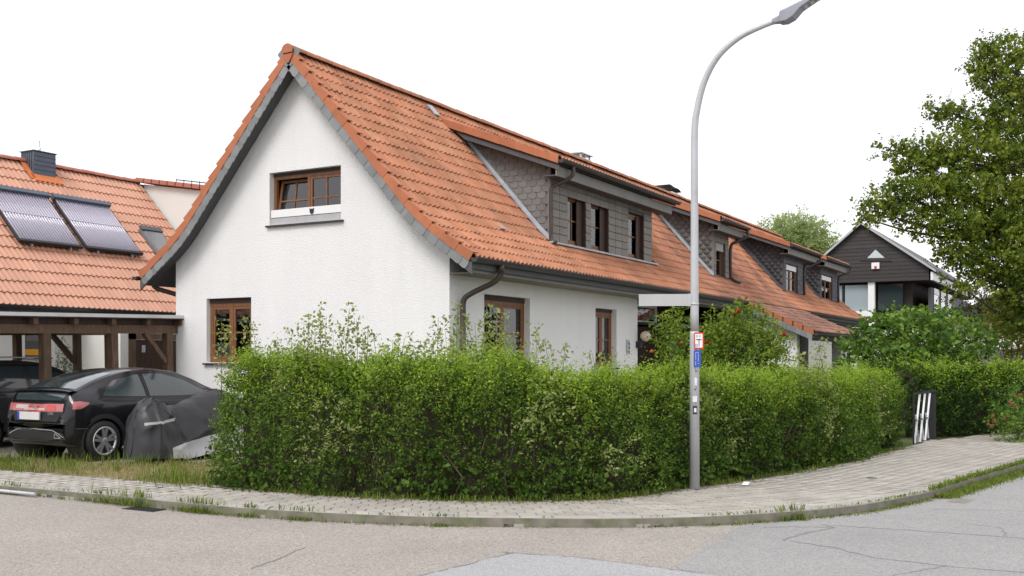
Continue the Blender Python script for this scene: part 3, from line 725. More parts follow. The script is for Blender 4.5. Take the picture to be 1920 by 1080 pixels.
cheek_flashing(DB, 15.2)
wn = window(hB, 'y', .41, 15.42, 16.30, 4.15, 5.32, recess=.10, sashes=1, rows=2, cols=1, fw=.08)
MB().box(15.5, 16.22, .43, .46, 5.0, 5.30).build('roller_blind', m_curtain, wn)
MB().tube(catmull([(17.15, -.05, 5.75), (17.12, -.05, 5.55), (16.9, .2, 5.38), (16.75, .36, 5.2), (16.75, .36, 4.4), (16.75, .3, 4.2), (17.2, .2, 4.12)], 6), .05, 10).build('downpipe', m_pipe, hB)
# porch roof carries the slope on down
ps = math.tan(math.atan2(3.40 - 2.50, -.62 + 2.62)); pz = lambda v: 3.38 + (v + .64) * ps
sl = MB(); sl.add([(u, v, zz) for u in (14.95, B1) for v, zz in ((-2.62, pz(-2.62) - .03), (-.5, pz(-.5) - .02), (-.5, pz(-.5) - .2), (-2.62, pz(-2.62) - .2))], [(0, 1, 2, 3), (7, 6, 5, 4), (0, 4, 5, 1), (1, 5, 6, 2), (2, 6, 7, 3), (3, 7, 4, 0)])
pr = sl.build('porch_roof', m_soffit, hB)
tp = plane_tiles(15.0, B1, -2.66, pz(-2.66), -.66, pz(-.66))
n = 7
for i in range(n):
    a, b = -2.64 + 2.0 * i / n, -2.64 + 2.0 * (i + 1) / n + .03
    MB().prism([(14.94, a, pz(a) - .10), (14.94, b, pz(b) - .10), (14.94, b, pz(b) + .04), (14.94, a, pz(a) + .055)], (-.02, 0, 0)).build('verge_tile', m_verge, pr)
for i in range(13):
    a, b = -2.60 + 2.0 * i / 13, -2.60 + 2.0 * (i + 1) / 13 + .02
    MB().prism([(14.935 - .003 * (i % 2), a, pz(a) - .27), (14.935 - .003 * (i % 2), b, pz(b) - .27), (14.935 - .003 * (i % 2), b, pz(b) - .10), (14.935 - .003 * (i % 2), a, pz(a) - .10)], (-.012, 0, 0)).build('verge_slate', m_slate_lt, pr)
MB().box(14.95, B1, -2.60, -2.575, pz(-2.6) - .28, pz(-2.6) - .05).build('fascia', m_dkbrown, pr)
gutter(pr, 14.9, B1 + .1, -2.72, pz(-2.7) - .03)
place_tiles(T_A, tB + tD, m_tile2, rB, 0); merged('porch_tiles', T_A, tp, m_tile_old, pr)
ridge_tiles(rB, A1, B1)
ch = MB(); ch.box(20.0, 20.9, 3.55, 4.25, 6.6, 7.66); CH = ch.build('chimney', m_white, hB)
G = [[(x, y, 7.80 + .10 * math.cos((x - 20.25) / .6 * 1.3) + .03 * math.sin((x - 19.6) * 6)) for x in np.linspace(19.7, 21.1, 18)] for y in (3.6, 4.2)]
mb = MB().grid(G, True); mb.grid([[(x, y, z - .015) for x, y, z in r] for r in G], True)
for x, y in ((20.05, 3.65), (20.8, 3.65), (20.05, 4.15), (20.8, 4.15)): mb.tube([(x, y, 7.6), (x, y, 7.8)], .015, 6)
mb.build('cowl', m_black, CH)

# ------------------------------------------------------------------ far house with two dark dormers
C1 = 33.2
hC = thing('terraced_house', 'far end of the terrace with two dark slate dormers side by side', 'house', (B1, 0, 0))
W = MB(); W.add([(B1, 0, 0), (C1, 0, 0), (C1, 0, 3.6), (B1, 0, 3.6)], [(0, 1, 2, 3)]); W.add([(B1, GW, 0), (C1, GW, 0), (C1, GW, 3.6), (B1, GW, 3.6)], [(0, 1, 2, 3)])
W.add([(C1, v, z) for v, z in [(0, 0), (GW, 0)] + [(v, rz(v) - .2) for v in (GW, RV, 0)]], [(0, 1, 2, 3, 4)]); W.build('wall', m_stucco2, hC)
rC = section(MB(), B1 + .002, C1 + .3, .03, .20).build('roof', m_soffit, hC)
skC = lambda u, v: (23.0 < u < 26.1 or 28.7 < u < 32.1) and v > .36 and v < 2.93
tC = main_tiles(B1, C1 + .3, skC)
for (a, b, ra, rb, wa, wb) in ((23.15, 25.9, 22.6, 26.95, 23.45, 25.1), (28.85, 31.95, 28.3, 32.6, 29.05, 31.0)):
    DC, drC, tD = dormer(hC, rC, a, b, ra, rb, m_slate_dk, [(wa, wb, 4.14, 5.28)], False, m_slate_dk, False); tC += tD
    cheek_flashing(DC, a, m_slate_dk)
    wn = window(hC, 'y', .41, wa, wb, 4.14, 5.28, recess=.06, sashes=2, rows=2, cols=1, fw=.09)
    MB().box(wa + .1, wb - .1, .42, .46, 5.02, 5.2).build('roller_blind', m_white, wn)
    MB().tube(catmull([(rb - .1, -.05, 5.75), (rb - .12, -.05, 5.55), (rb - .4, .25, 5.38), (b + .12, .36, 5.2), (b + .12, .36, 4.2)], 5), .05, 8).build('downpipe', m_gutter, hC)
place_tiles(T_A, tC, m_tile, rC, 0)
ridge_tiles(rC, B1, C1 + .3)
MB().box(B1 + .01, C1 + .3, -.60, -.575, 3.10, 3.34).build('fascia', m_dkbrown, rC); MB().box(B1 + .01, C1 + .3, -.575, 0, 3.12, 3.14).build('soffit', m_dkbrown, rC)
gutter(rC, B1 + .05, C1 + .35, -.735, 3.365)
at0(hB, A1); at0(hC, B1)

# ------------------------------------------------------------------ neighbouring house on the left with solar collectors
LE, LZ, LR, LRZ = 11.5, 2.93, 15.5, 7.0
LS = (LRZ - LZ) / (LR - LE); lz = lambda v: LZ + (v - LE) * LS; LA = math.atan(LS)
hL = thing('neighbour_house', 'white house with salmon tiled roof and solar collectors, left of the gable', 'house', (0, LE, 0))
def atL(o):
    for c in o.children: c.matrix_basis = Matrix.Translation((0, -LE, 0)) @ c.matrix_basis
u0, u1 = -9.0, 16.0
W = MB(); wall_grid(W, 'y', 12.0, u0, u1, 0, lambda a: 3.3, [(.42, 1.05, 1.74, 2.55)]); W.add([(u0, 12, 0), (u0, 19, 0), (u0, 19, 3.4), (u0, LR, LRZ - .2), (u0, 12, 3.3)], [(0, 1, 2, 3, 4)]); W.build('wall', m_stucco2, hL)
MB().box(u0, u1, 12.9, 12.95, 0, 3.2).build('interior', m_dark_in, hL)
wn = window(hL, 'y', 12.0, .42, 1.05, 1.74, 2.55, recess=.08, sashes=1, rows=1, cols=1, fw=.05, wood=m_soffit)
MB().box(.46, 1.01, 12.06, 12.08, 1.78, 1.92).build('yellow_strip', M('yellow_panel', (.75, .36, .02), .6, .05), wn)
MB().box(.46, 1.01, 12.06, 12.08, 1.925, 2.12).build('grey_strip', m_soffit, wn)
sl = MB(); th = .2
sl.add([(u, v, z) for u in (u0 - .3, u1) for v, z in ((LE, lz(LE) - .03), (LR, LRZ - .03), (19.5, LRZ - 4 * LS - .03), (19.5, LRZ - 4 * LS - .2), (LR, LRZ - .22), (LE, lz(LE) - .2))],
       [(0, 1, 2, 3, 4, 5)[::-1], (6, 7, 8, 9, 10, 11)] + [(i, (i + 1) % 6, 6 + (i + 1) % 6, 6 + i) for i in range(6)])
rL = sl.build('roof', m_soffit, hL)
LT = tile_shape(.30, .47, .036, nose=.03); q = 14; L = math.hypot(LR - LE, LRZ - LZ); TL = math.asin(.030 / (L / q)); mats = []
for c in range(q):
    v = LE - .03 + (LR - LE) * c / q
    for k in range(54):
        u = -8.9 + .15 + k * .30
        if u > 6.75: continue
        if 2.75 < u < 3.75 and v > 15.0: continue
        mats.append(Matrix.Translation((u, v, lz(v) + .012)) @ Matrix.Rotation(LA - TL + rng.normal(0, .003), 4, 'X') @ Matrix.Rotation(rng.normal(0, .003), 4, 'Z') @ Matrix.Translation((0, 0, .004 + rng.normal(0, .001))))
hid = lambda p: 50 if (p[0] < -.7 + (p[1] - LE) * .68 or p[0] > 4.9 + (p[1] - LE) * .5) else 0
mats.sort(key=lambda m: camdist(m.translation) + hid(m.translation)); me = LT.mesh('roof_tile')
for m in mats[:300]: obj('roof_tile', me, m_tile_new, rL, mw=m)
merged('far_roof_tiles', LT, mats[300:], m_tile_new, rL)
m_ridgeL = M('terracotta_ridge_clean', (.42, .155, .10), .6, .08, 3, rand=.06)
ridge_tiles(rL, -2.0, 6.85, .36, True, LR, LRZ, .11, m_ridgeL)
MB().box(u0, 6.9, LE + .03, LE + .055, 2.66, 2.90).build('fascia', m_soffit, rL); MB().box(u0, 6.9, LE + .055, 12.0, 2.68, 2.70).build('soffit', m_stucco2, rL)
gutter(rL, u0, 7, LE - .10, 2.90)
# white cheek of the broad dormer beside it, with its own shallow roof
ck = MB(); ckz = lambda v: 7.0 + (v - 15.5) * .163
ck.prism([(6.8, 15.35, lz(15.35) - .1), (6.8, 12.0, lz(12.0) - .1), (6.8, 12.0, ckz(12.0)), (6.8, 15.35, ckz(15.35) - .02)], (.2, 0, 0)); ck.prism([(6.98, 12.0, 3.3), (16, 12.0, 3.3), (16, 12.0, ckz(12)), (6.98, 12.0, ckz(12))], (0, .1, 0)); ck.build('dormer_cheek', m_stucco2, hL)
mb = MB(); mb.add([(u, v, z) for u in (6.66, 16) for v, z in ((11.8, ckz(11.8) + .02), (15.6, ckz(15.6) + .02), (15.6, ckz(15.6) + .12), (11.8, ckz(11.8) + .12))], [(0, 1, 2, 3), (7, 6, 5, 4), (0, 4, 5, 1), (1, 5, 6, 2), (2, 6, 7, 3), (3, 7, 4, 0)]); cr = mb.build('dormer_roof', m_ridgeL, hL)
for k in range(11):
    v = 11.85 + k * .33; MB().obox((6.67, v + .17, ckz(v + .17) + .09), (1, 0, 0), (0, 1, .163), (0, -.163, 1), .05, .18, .06).build('verge_tile', m_ridgeL, cr)
mb = MB()
for z in (.16, .24): mb.tube([(7.0, 12.6, ckz(12.6) + z), (7.0, 14.2, ckz(14.2) + z)], .015, 6)
for v in np.linspace(12.6, 14.2, 6): mb.tube([(7.0, v, ckz(v) + .1), (7.0, v, ckz(v) + .27)], .012, 6)
mb.build('snow_guard', m_iron, cr)
# chimney clad in anthracite sheets
CHL = MB().box(2.88, 3.55, 15.08, 15.62, 6.3, 7.27).build('chimney', m_zinc, hL)
for z in (6.78, 6.9, 7.02, 7.14, 7.26): MB().box(2.872, 3.555, 15.07, 15.075, z - .004, z + .004).build('seam', m_iron, CHL)
for y in (15.17, 15.26, 15.35, 15.44, 15.53): MB().box(2.868, 2.873, y - .006, y + .006, 6.6, 7.27).build('seam', m_iron, CHL)
MB().box(2.85, 3.58, 15.05, 15.65, 7.27, 7.29).build('cap', m_zinc, CHL)
MB().tube([(3.25, 15.35, 7.28), (3.25, 15.35, 7.42), (3.25, 15.35, 7.43), (3.25, 15.35, 7.62)], [.035, .035, .02, .02], 8).build('mast', m_alu, CHL)
MB().prism([(2.78, v, lz(v) + .055) for v in (14.9, 15.1)] + [(3.68, v, lz(v) + .055) for v in (15.1, 14.9)], (0, 0, .02)).build('flashing', m_orange, CHL)
MB().prism([(2.72, v, lz(v) + .055) for v in (14.95, 15.5)] + [(2.87, v, lz(v) + .055) for v in (15.5, 14.95)], (0, 0, .02)).build('flashing', m_orange, CHL)
# skylight
ROT = Matrix.Rotation(LA, 4, 'X')
def onroof(u, v, n=0): return Vector((u, v, lz(v))) + Vector((0, -math.sin(LA), math.cos(LA))) * n
sk = obj('skylight', MB().box(-.36, .36, 0, 1.02, .02, .12).mesh('skylight'), M('skylight_grey', (.22, .225, .23), .5, .05, metal=.2), hL, mw=Matrix.Translation(onroof(5.62, 13.12)) @ ROT)
MB().box(-.30, .30, .06, .88, .12, .135).build('pane', M('skylight_glass', (.22, .23, .24), .15, .03, spec=.7), sk); MB().box(-.38, .38, .9, 1.06, .12, .17).build('blind_case', m_zinc, sk)
atL(hL)
# vacuum tube collectors
def collector(u, label):
    t = thing('solar_collector', label, 'solar collector', onroof(u, 12.98, .10)); t.rotation_euler = (LA, 0, 0); t['group'] = 'solar collectors on the neighbouring roof'
    Wd, Ln = 1.80, 2.02; n = 21
    tm = MB().tube([(0, .05, .055), (0, Ln - .12, .055)], .030, 8).mesh('tube')
    for k in range(n): obj('tube', tm, m_tube, t, loc=(.05 + (k + .5) * (Wd - .1) / n, 0, 0))
    MB().box(.02, Wd - .02, .04, Ln - .1, .012, .018).build('reflector', M('collector_back', (.24, .22, .27), .4, .05, metal=.4), t)
    mb = MB(); mb.box(0, Wd, Ln - .14, Ln, 0, .15); mb.build('manifold', m_zinc, t)
    MB().box(0, Wd, -.02, .05, 0, .09).build('foot_rail', m_black, t)
    for x in (0, Wd - .04): MB().box(x, x + .04, .05, Ln - .14, 0, .04).build('side_rail', m_black, t)
    MB().box(.03, Wd - .03, Ln * .52, Ln * .52 + .03, .082, .088).build('cross_strap', m_alu, t)
    for x in (.35, Wd - .35): MB().box(x - .025, x + .025, -.08, .0, -.10, .02).build('bracket', m_alu, t)
collector(.88, 'violet grey tube solar collector cut off by the left picture edge')
collector(2.80, 'violet grey tube solar collector nearer the skylight on the salmon roof')

# ------------------------------------------------------------------ carport
m_roofedge_ = M('weathered_white_trim', (.62, .62, .60), .5, .1, 3)
cp = thing('carport', 'brown timber carport with white edged flat roof in front of the salmon roofed house', 'carport', (-3, 6.5, -.055)); cp.rotation_euler = (0, R(-1.2), 0)
def C_(mb, name, mat=m_post): return mb.build(name, mat, cp)
for u in (-5.9, -2.98, -1.52, -.17): C_(MB().box(u - .075, u + .075, 6.55, 6.70, 0, 2.20), 'post')
for u in (-4.4, -1.42, 0.02, .85): C_(MB().box(u - .065, u + .065, 9.55, 9.68, 0, 2.20), 'post', m_wood_dk if u > .5 else m_post)
C_(MB().box(-7, .04, 6.56, 6.69, 2.20, 2.36), 'beam'); C_(MB().box(-7, 1.0, 9.55, 9.67, 2.20, 2.36), 'beam')
for u in np.arange(-6.6, .1, .83): C_(MB().box(u - .045, u + .045, 6.44, 9.8, 2.362, 2.475), 'joist')
C_(MB().box(-7, .05, 6.60, 6.63, 2.362, 2.474), 'infill_board', m_wood_dk)
C_(MB().box(-7.1, .1, 6.40, 9.9, 2.478, 2.50), 'roof_deck', m_wood_dk)
C_(MB().box(-7.1, .1, 6.385, 6.40, 2.50, 2.565), 'edge_trim', m_roofedge_); C_(MB().box(.10, .125, 6.385, 9.9, 2.40, 2.58), 'side_trim', m_fascia)
C_(MB().beam((-.24, 6.62, 1.62), (-.75, 6.62, 2.21), .09, .10, (0, 1, 0)), 'brace'); C_(MB().beam((-5.83, 6.62, 1.62), (-5.3, 6.62, 2.21), .09, .10, (0, 1, 0)), 'brace')
C_(MB().beam((-.05, 9.61, 1.62), (-.60, 9.61, 2.21), .09, .10, (0, 1, 0)), 'brace')
for o in cp.children: o.matrix_basis = Matrix.Translation((3, -6.5, 0)) @ o.matrix_basis
# wooden side gate between the houses
gt = thing('plank_gate', 'dark brown plank gate between the white gable and the carport', 'gate', (2.7, 10.2, 0))
for k in range(11): MB().box(-.62 + k * .15, -.62 + k * .15 + .14, 0, .025, .05, 2.15).build('plank', m_wood_dk, gt)
MB().box(-.85, -.64, -.02, .05, 0, 2.3).build('post', m_post, gt); MB().box(-.85, 1.2, -.02, .04, 2.16, 2.3).build('lintel', m_post, gt); MB().box(-.46, -.36, -.012, -.002, 1.85, 2.02).build('number_plate', m_galv, gt)
t = MB().box(1.62, 1.86, 10.2, 12.0, 0, 2.6).build('white_pier', m_stucco2, label='white rendered pier beside the plank gate under the carport', cat='wall')

# ------------------------------------------------------------------ cars
def herm(tab, x):
    X = [a for a, _ in tab]; Y = [b for _, b in tab]; n = len(X); x = min(max(x, X[0]), X[-1])
    i = max(0, min(n - 2, int(np.searchsorted(X, x)) - 1)); h = X[i + 1] - X[i]; t = (x - X[i]) / h
    def sl(k):
        if k == 0: return (Y[1] - Y[0]) / (X[1] - X[0])
        if k == n - 1: return (Y[-1] - Y[-2]) / (X[-1] - X[-2])
        a, b = (Y[k] - Y[k - 1]) / (X[k] - X[k - 1]), (Y[k + 1] - Y[k]) / (X[k + 1] - X[k])
        return 0 if a * b <= 0 else 2 * a * b / (a + b)
    m0, m1 = sl(i) * h, sl(i + 1) * h
    return (2 * t ** 3 - 3 * t * t + 1) * Y[i] + (t ** 3 - 2 * t * t + t) * m0 + (-2 * t ** 3 + 3 * t * t) * Y[i + 1] + (t ** 3 - t * t) * m1

class Car:
    def __init__(s, name, label, paint, loc, rzv, tabs, axles, wr, track, archr, reark=1.0):
        s.root = thing(name, label, 'car', loc, rzv); s.paint = paint; s.k = reark; tabs = [[(x * reark if x < 0 else x, y) for x, y in t] for t in tabs]; s.tabs = tabs
        top, belt, wb, wt, bot = tabs; X0, X1 = top[0][0], top[-1][0]
        xs = sorted(set(np.round(np.r_[np.linspace(X0, X0 + .3, 16), np.linspace(X0 + .3, X1 - .3, 70), np.linspace(X1 - .3, X1, 14)], 4)))
        G = []
        for x in xs:
            T, B, w_, t_, b_ = (herm(tb, x) for tb in tabs); B = min(B, T - .015)
            ctl = [(0, b_), (w_ * .6, b_), (w_ * .90, b_ + .01), (w_ * .975, b_ + .10), (w_, b_ + .28), (w_ * .998, (b_ + .28) * .4 + B * .6), (w_ * .985, B - .05), (w_ * .955, B), (w_ * .955 * .62 + t_ * .38, B * .6 + (T - .05) * .4), (t_ * .985 + .012, T - .085 * min(1, (T - B) / .25)), (t_ * .90, T - .032 * min(1, (T - B) / .25)), (t_ * .5, T - .006), (0, T)]
            C = catmull(ctl, 5); C[:, 1] = np.minimum(C[:, 1], T)
            half = [(x, -y, z) for y, z in C]; G.append(half + [(x, y, z) for y, z in C[::-1][1:-1]])
        mb = MB(); n = len(G[0])
        ax = axles
        vs = [p for r in G for p in r]; fs = []
        for i in range(len(G) - 1):
            for j in range(n):
                q = (i * n + j, i * n + (j + 1) % n, (i + 1) * n + (j + 1) % n, (i + 1) * n + j)
                c = [sum(vs[k][d] for k in q) / 4 for d in range(3)]
                if any((c[0] - a) ** 2 + (c[2] - wr) ** 2 < archr ** 2 for a in ax) and abs(c[1]) > .45: continue
                fs.append(q)
        mb.add(vs, fs, True)
        for i in (0, len(G) - 1):
            c = np.mean(G[i], axis=0); o = len(mb.v); mb.v.append(tuple(c))
            for j in range(n): mb.f.append((i * n + j, i * n + (j + 1) % n, o)); mb.sm.append(True)
        body = mb.build('body', paint, s.root)
        full = MB(); full.add(vs, [(i * n + j, i * n + (j + 1) % n, (i + 1) * n + (j + 1) % n, (i + 1) * n + j) for i in range(len(G) - 1) for j in range(n)])
        for i in (0, len(G) - 1):
            c = np.mean(G[i], axis=0); o = len(full.v); full.v.append(tuple(c))
            for j in range(n): full.f.append((i * n + j, i * n + (j + 1) % n, o))
        s.bvh = BVHTree.FromPolygons([Vector(v) for v in full.v], full.f); s.body = body
        for a in ax:
            for y in (-1, 1): MB().lathe([(archr + .01, y * .86), (archr + .01, y * .45), (0, y * .45)], (a, 0, wr), 'y', 24).build('wheel_well', m_black, s.root)
        for a in ax:
            for y in (-1, 1): s.wheel(a, y * track, wr, y)
    def hit(s, o, d):
        h = s.bvh.ray_cast(Vector(o), Vector(d).normalized())
        return (h[0], h[1]) if h[0] else (None, None)
    def patch(s, name, mat, mode, lo, hi, n=24, m=8, off=.005, side=-1, parent=None, dirv=None):
        """lo/hi: polylines in (a,b); mode 'side' projects (x,z), 'rear' (y,z), 'top' (x,y)"""
        lo, hi = np.array(lo, float), np.array(hi, float)
        if mode != 'rear':
            for q_ in (lo, hi): q_[:, 0] = np.where((q_[:, 0] < -.3), q_[:, 0] * s.k, q_[:, 0])
        def samp(P, t):
            d = np.r_[0, np.cumsum(np.linalg.norm(np.diff(P, axis=0), axis=1))]; d /= d[-1]; return np.stack([np.interp(t, d, P[:, 0]), np.interp(t, d, P[:, 1])], 1)
        tt = np.linspace(0, 1, n); A, B = samp(lo, tt), samp(hi, tt); G = []
        for j in np.linspace(0, 1, m):
            row = []
            for a, b in zip(A, B):
                p = a * (1 - j) + b * j
                if mode == 'side': o, d = (p[0], side * 3, p[1]), (0, -side, 0)
                elif mode == 'rear': o, d = (-4, p[0], p[1]), (1, 0, 0)
                else: o, d = (p[0], p[1], 4), (0, 0, -1)
                h, nn_ = s.hit(o, d)
                if h is None: h = Vector((p[0], side * .85, p[1])) if mode == 'side' else Vector(o) + Vector(d) * 3; nn_ = -Vector(d)
                if nn_.dot(Vector(d)) > 0: nn_ = -nn_
                row.append(h + nn_ * off)
            G.append(row)
        return MB().grid(G, True).build(name, mat, parent or s.root)
    def line(s, name, mat, mode, pts, wd, off=.006, side=-1, n=40):
        P = np.array(pts, float); d = np.r_[0, np.cumsum(np.linalg.norm(np.diff(P, axis=0), axis=1))]; t = np.linspace(0, d[-1], n)
        Q = np.stack([np.interp(t, d, P[:, 0]), np.interp(t, d, P[:, 1])], 1); T = np.gradient(Q, axis=0); T /= np.linalg.norm(T, axis=1, keepdims=True); Nn = np.stack([-T[:, 1], T[:, 0]], 1) * wd / 2
        return s.patch(name, mat, mode, Q - Nn, Q + Nn, n, 2, off, side)
    def wheel(s, x, y, r, sg):
        t = MB(); w2 = .10
        t.lathe([(r * .66, -w2), (r * .92, -w2), (r, -w2 * .7), (r, w2 * .7), (r * .92, w2), (r * .66, w2)], (0, 0, 0), 'y', 32)
        wh = t.build('wheel', m_tyre, s.root, loc=(x, y, r))
        rm = MB(); f = sg * w2; rm.lathe([(r * .70, f * .5), (r * .70, f * 1.0), (r * .655, f * 1.0), (r * .63, f * .6), (r * .60, -f * .2), (0, -f * .2)], (0, 0, 0), 'y', 32)
        rm.build('rim', m_rim_dk, wh)
        rg = MB(); rg.lathe([(r * .71, f * .9), (r * .70, f * 1.06), (r * .64, f * 1.06), (r * .61, f * .7)], (0, 0, 0), 'y', 32); rg.lathe([(0, f * .95), (r * .15, f * .95), (r * .19, f * .8), (r * .19, f * .3)], (0, 0, 0), 'y', 16); rg.build('rim_ring', m_rim, wh)
        sp = MB()
        for k in range(5):
            for dlt in (-.17, .17):
                a = 2 * math.pi * k / 5 + dlt + .3; a2 = 2 * math.pi * k / 5 + dlt * 1.15 + .3
                p = Vector((math.cos(a) * r * .12, f * .82, math.sin(a) * r * .12)); q = Vector((math.cos(a2) * r * .65, f * .92, math.sin(a2) * r * .65)); dd = (q - p).normalized(); yy = Vector((0, 1, 0)); xx = dd.cross(yy).normalized()
                sp.obox((p + q) / 2, dd, xx, yy, (q - p).length / 2, r * .065, .012)
        sp.build('spokes', m_rim, wh)

m_tyre = M('tyre_rubber', (.022, .022, .022), .85, .1, 10); m_rim = M('alloy', (.62, .63, .65), .3, .03, metal=.7); m_rim_dk = M('dark_rim_metal', (.09, .09, .095), .5, .05, metal=.5)  # bright alloy, and a dark metal for rim backs and thin body strips
m_blackcar = M('black_car_paint', (.006, .006, .009), .25, .02, spec=.3, coat=.55)
m_greycar = M('dark_grey_car_paint', (.035, .037, .042), .3, .03, metal=.3, coat=.8)
m_carglass = M('car_glass', (.035, .05, .055), .05, .03, 2, spec=.9, coat=.6); m_trim = M('matt_black_trim', (.018, .018, .019), .55, .05); m_chrome = M('chrome', (.75, .76, .78), .12, .02, metal=1)
m_lred = M('red_lamp', (.55, .02, .02), .15, .05, spec=.7, coat=.6); m_lclear = M('clear_lamp', (.50, .38, .38), .15, .12, 14, spec=.7, coat=.6); m_lpink = M('pale_red_lamp', (.42, .10, .10), .15, .15, 10, spec=.7, coat=.6)
m_plate = M('number_plate_white', (.62, .62, .62), .5, .05); m_blue = M('plate_blue', (.03, .07, .45), .5, .05)

tabs = ([(-.74, .60), (-.715, .72), (-.69, .86), (-.655, .965), (-.58, 1.075), (-.50, 1.115), (-.40, 1.145), (0, 1.275), (.4, 1.385), (.8, 1.45), (1.15, 1.46), (1.6, 1.425), (2.0, 1.31), (2.4, 1.13), (2.7, 1.0), (3.05, .93), (3.3, .83), (3.46, .66), (3.5, .5)],
        [(-.74, .58), (-.69, .80), (-.6, .93), (-.3, .985), (.3, .96), (1, .935), (2, .915), (2.7, .90), (3.2, .80), (3.5, .48)],
        [(-.74, .66), (-.70, .73), (-.62, .79), (-.4, .845), (0, .88), (1.3, .885), (2.6, .88), (3.0, .84), (3.3, .72), (3.5, .5)],
        [(-.74, .60), (-.66, .655), (-.5, .68), (-.2, .66), (.3, .62), (1.1, .60), (1.7, .605), (2.2, .66), (2.6, .76), (3.0, .75), (3.5, .4)],
        [(-.74, .34), (-.66, .27), (-.4, .22), (0, .20), (2.6, .20), (3.2, .2), (3.5, .26)])
car = Car('black_car', 'black hatchback parked facing the white gable, its tail lights towards the road', m_blackcar, (-4.06, 4.66, .09), 0, tabs, (0, 2.63), .318, .79, .365, .78)
# side windows, right and left
for sd in (-1, 1):
    car.patch('quarter_glass', m_carglass, 'side', [(.02, 1.02), (.25, 1.0), (.86, .99)], [(.16, 1.14), (.34, 1.255), (.86, 1.35)], side=sd)
    car.patch('front_door_glass', m_carglass, 'side', [(.95, .99), (1.6, .98), (2.22, .985)], [(.95, 1.355), (1.35, 1.35), (1.8, 1.24), (2.22, 1.03)], side=sd)
    car.line('door_seam', m_trim, 'side', [(.90, 1.36), (.91, .9), (.86, .62), (.62, .40), (.60, .28)], .010, side=sd)
    car.line('door_seam', m_trim, 'side', [(2.28, .98), (2.25, .7), (2.12, .28)], .010, side=sd)
    car.line('side_moulding', m_trim, 'side', [(.45, .56), (1.2, .55), (2.1, .56)], .012, side=sd)
    car.line('sill_strip', m_rim_dk, 'side', [(.44, .285), (1.3, .27), (2.18, .275)], .014, side=sd)
    for a in (0, 2.63):
        th_ = np.linspace(-.25, math.pi + .25, 26)
        car.patch('arch_trim', m_trim, 'side', [(a + .352 * math.cos(k), .318 + .352 * math.sin(k)) for k in th_], [(a + .425 * math.cos(k), .318 + .425 * math.sin(k)) for k in th_], 30, 4, .008, side=sd)
mb = MB(); mb.obox((2.12, -.98, 1.02), (1, .1, 0), (-.1, 1, 0), (0, 0, 1), .07, .10, .065); mi = mb.build('mirror', m_blackcar, car.root)
MB().obox((2.045, -.985, 1.02), (1, .1, 0), (-.1, 1, 0), (0, 0, 1), .004, .085, .05).build('mirror_glass', m_chrome, mi)
MB().obox((2.14, 0.98, 1.02), (1, -.1, 0), (.1, 1, 0), (0, 0, 1), .07, .10, .065).build('mirror', m_blackcar, car.root)
# rear: screen above and below the spoiler, light bar, plate, bumper
car.patch('rear_screen', m_carglass, 'top', [(-.40, -.60), (-.40, 0), (-.40, .60)], [(.40, -.53), (.44, 0), (.40, .53)], 24, 12, .005)
car.patch('lower_screen', m_carglass, 'rear', [(-.56, .955), (0, .955), (.56, .955)], [(-.60, 1.075), (0, 1.085), (.60, 1.075)], 24, 5, .005)
sp = MB(); G = []
for y in np.linspace(-.68, .68, 17):
    k = 1 - (abs(y) / .68) ** 4; G.append([(-.43, y, 1.105 + .03 * k), (-.60 - .03 * k, y, 1.10 + .03 * k), (-.62 - .03 * k, y, 1.085 + .03 * k), (-.56, y, 1.075 + .02 * k)])
sp.grid([[(x * .78, y, z) for x, y, z in r_] for r_ in G], True, closed=True).build('spoiler', m_blackcar, car.root)
car.patch('tail_light', m_lpink, 'rear', [(-.62, .79), (-.3, .785), (0, .78), (.3, .785), (.66, .79)], [(-.62, .905), (-.3, .90), (0, .895), (.3, .90), (.66, .905)], 30, 5, .012)
car.patch('light_insert', m_lred, 'rear', [(-.46, .80), (-.22, .80)], [(-.42, .885), (-.25, .89)], 10, 4, .016)
car.patch('light_insert', m_lred, 'rear', [(-.12, .775), (.12, .775)], [(-.14, .86), (.14, .86)], 10, 4, .016); car.patch('light_insert', m_lclear, 'rear', [(-.2, .80), (.3, .80)], [(-.2, .835), (.3, .835)], 10, 3, .017); car.patch('light_insert', m_lclear, 'rear', [(.2, .82), (.5, .82)], [(.2, .88), (.5, .88)], 10, 3, .016)
for sd in (-1, 1):
    car.patch('corner_light', m_lpink, 'side', [(-.64, .825), (-.50, .83), (-.26, .905)], [(-.62, .935), (-.5, .945), (-.26, .925)], 16, 5, .010, side=sd)
    car.line('tailgate_seam', m_trim, 'rear', [(sd * .635, .98), (sd * .64, .80), (sd * .48, .62)], .012)
mb = MB(); mb.obox((-.60, .13, .715), (0, 1, 0), (.0, 0, 1), (1, 0, 0), .26, .06, .012); pl = mb.build('number_plate', m_plate, car.root); MB().obox((-.614, .365, .715), (0, 1, 0), (0, 0, 1), (1, 0, 0), .024, .058, .002).build('blue_band', m_blue, pl)
car.patch('plate_recess', m_trim, 'rear', [(-.50, .63), (.50, .63)], [(-.56, .775), (.56, .775)], 12, 5, .006)
em = MB(); em.box(-.60, -.575, -.035, -.022, .83, .89); em.box(-.60, -.575, .022, .035, .83, .89); em.box(-.60, -.575, -.022, .022, .853, .867); em.build('emblem', m_chrome, car.root)
tx = bpy.data.curves.new('badge', 'FONT'); tx.body = 'CIVIC'; tx.size = .055; tx.extrude = .003; tx.align_x = 'CENTER'; tx.align_y = 'CENTER'
bt = bpy.data.objects.new('badge_text', tx); COL.objects.link(bt); bpy.context.view_layer.update(); bm_ = bpy.data.meshes.new_from_object(bt.evaluated_get(bpy.context.evaluated_depsgraph_get())); bpy.data.objects.remove(bt)
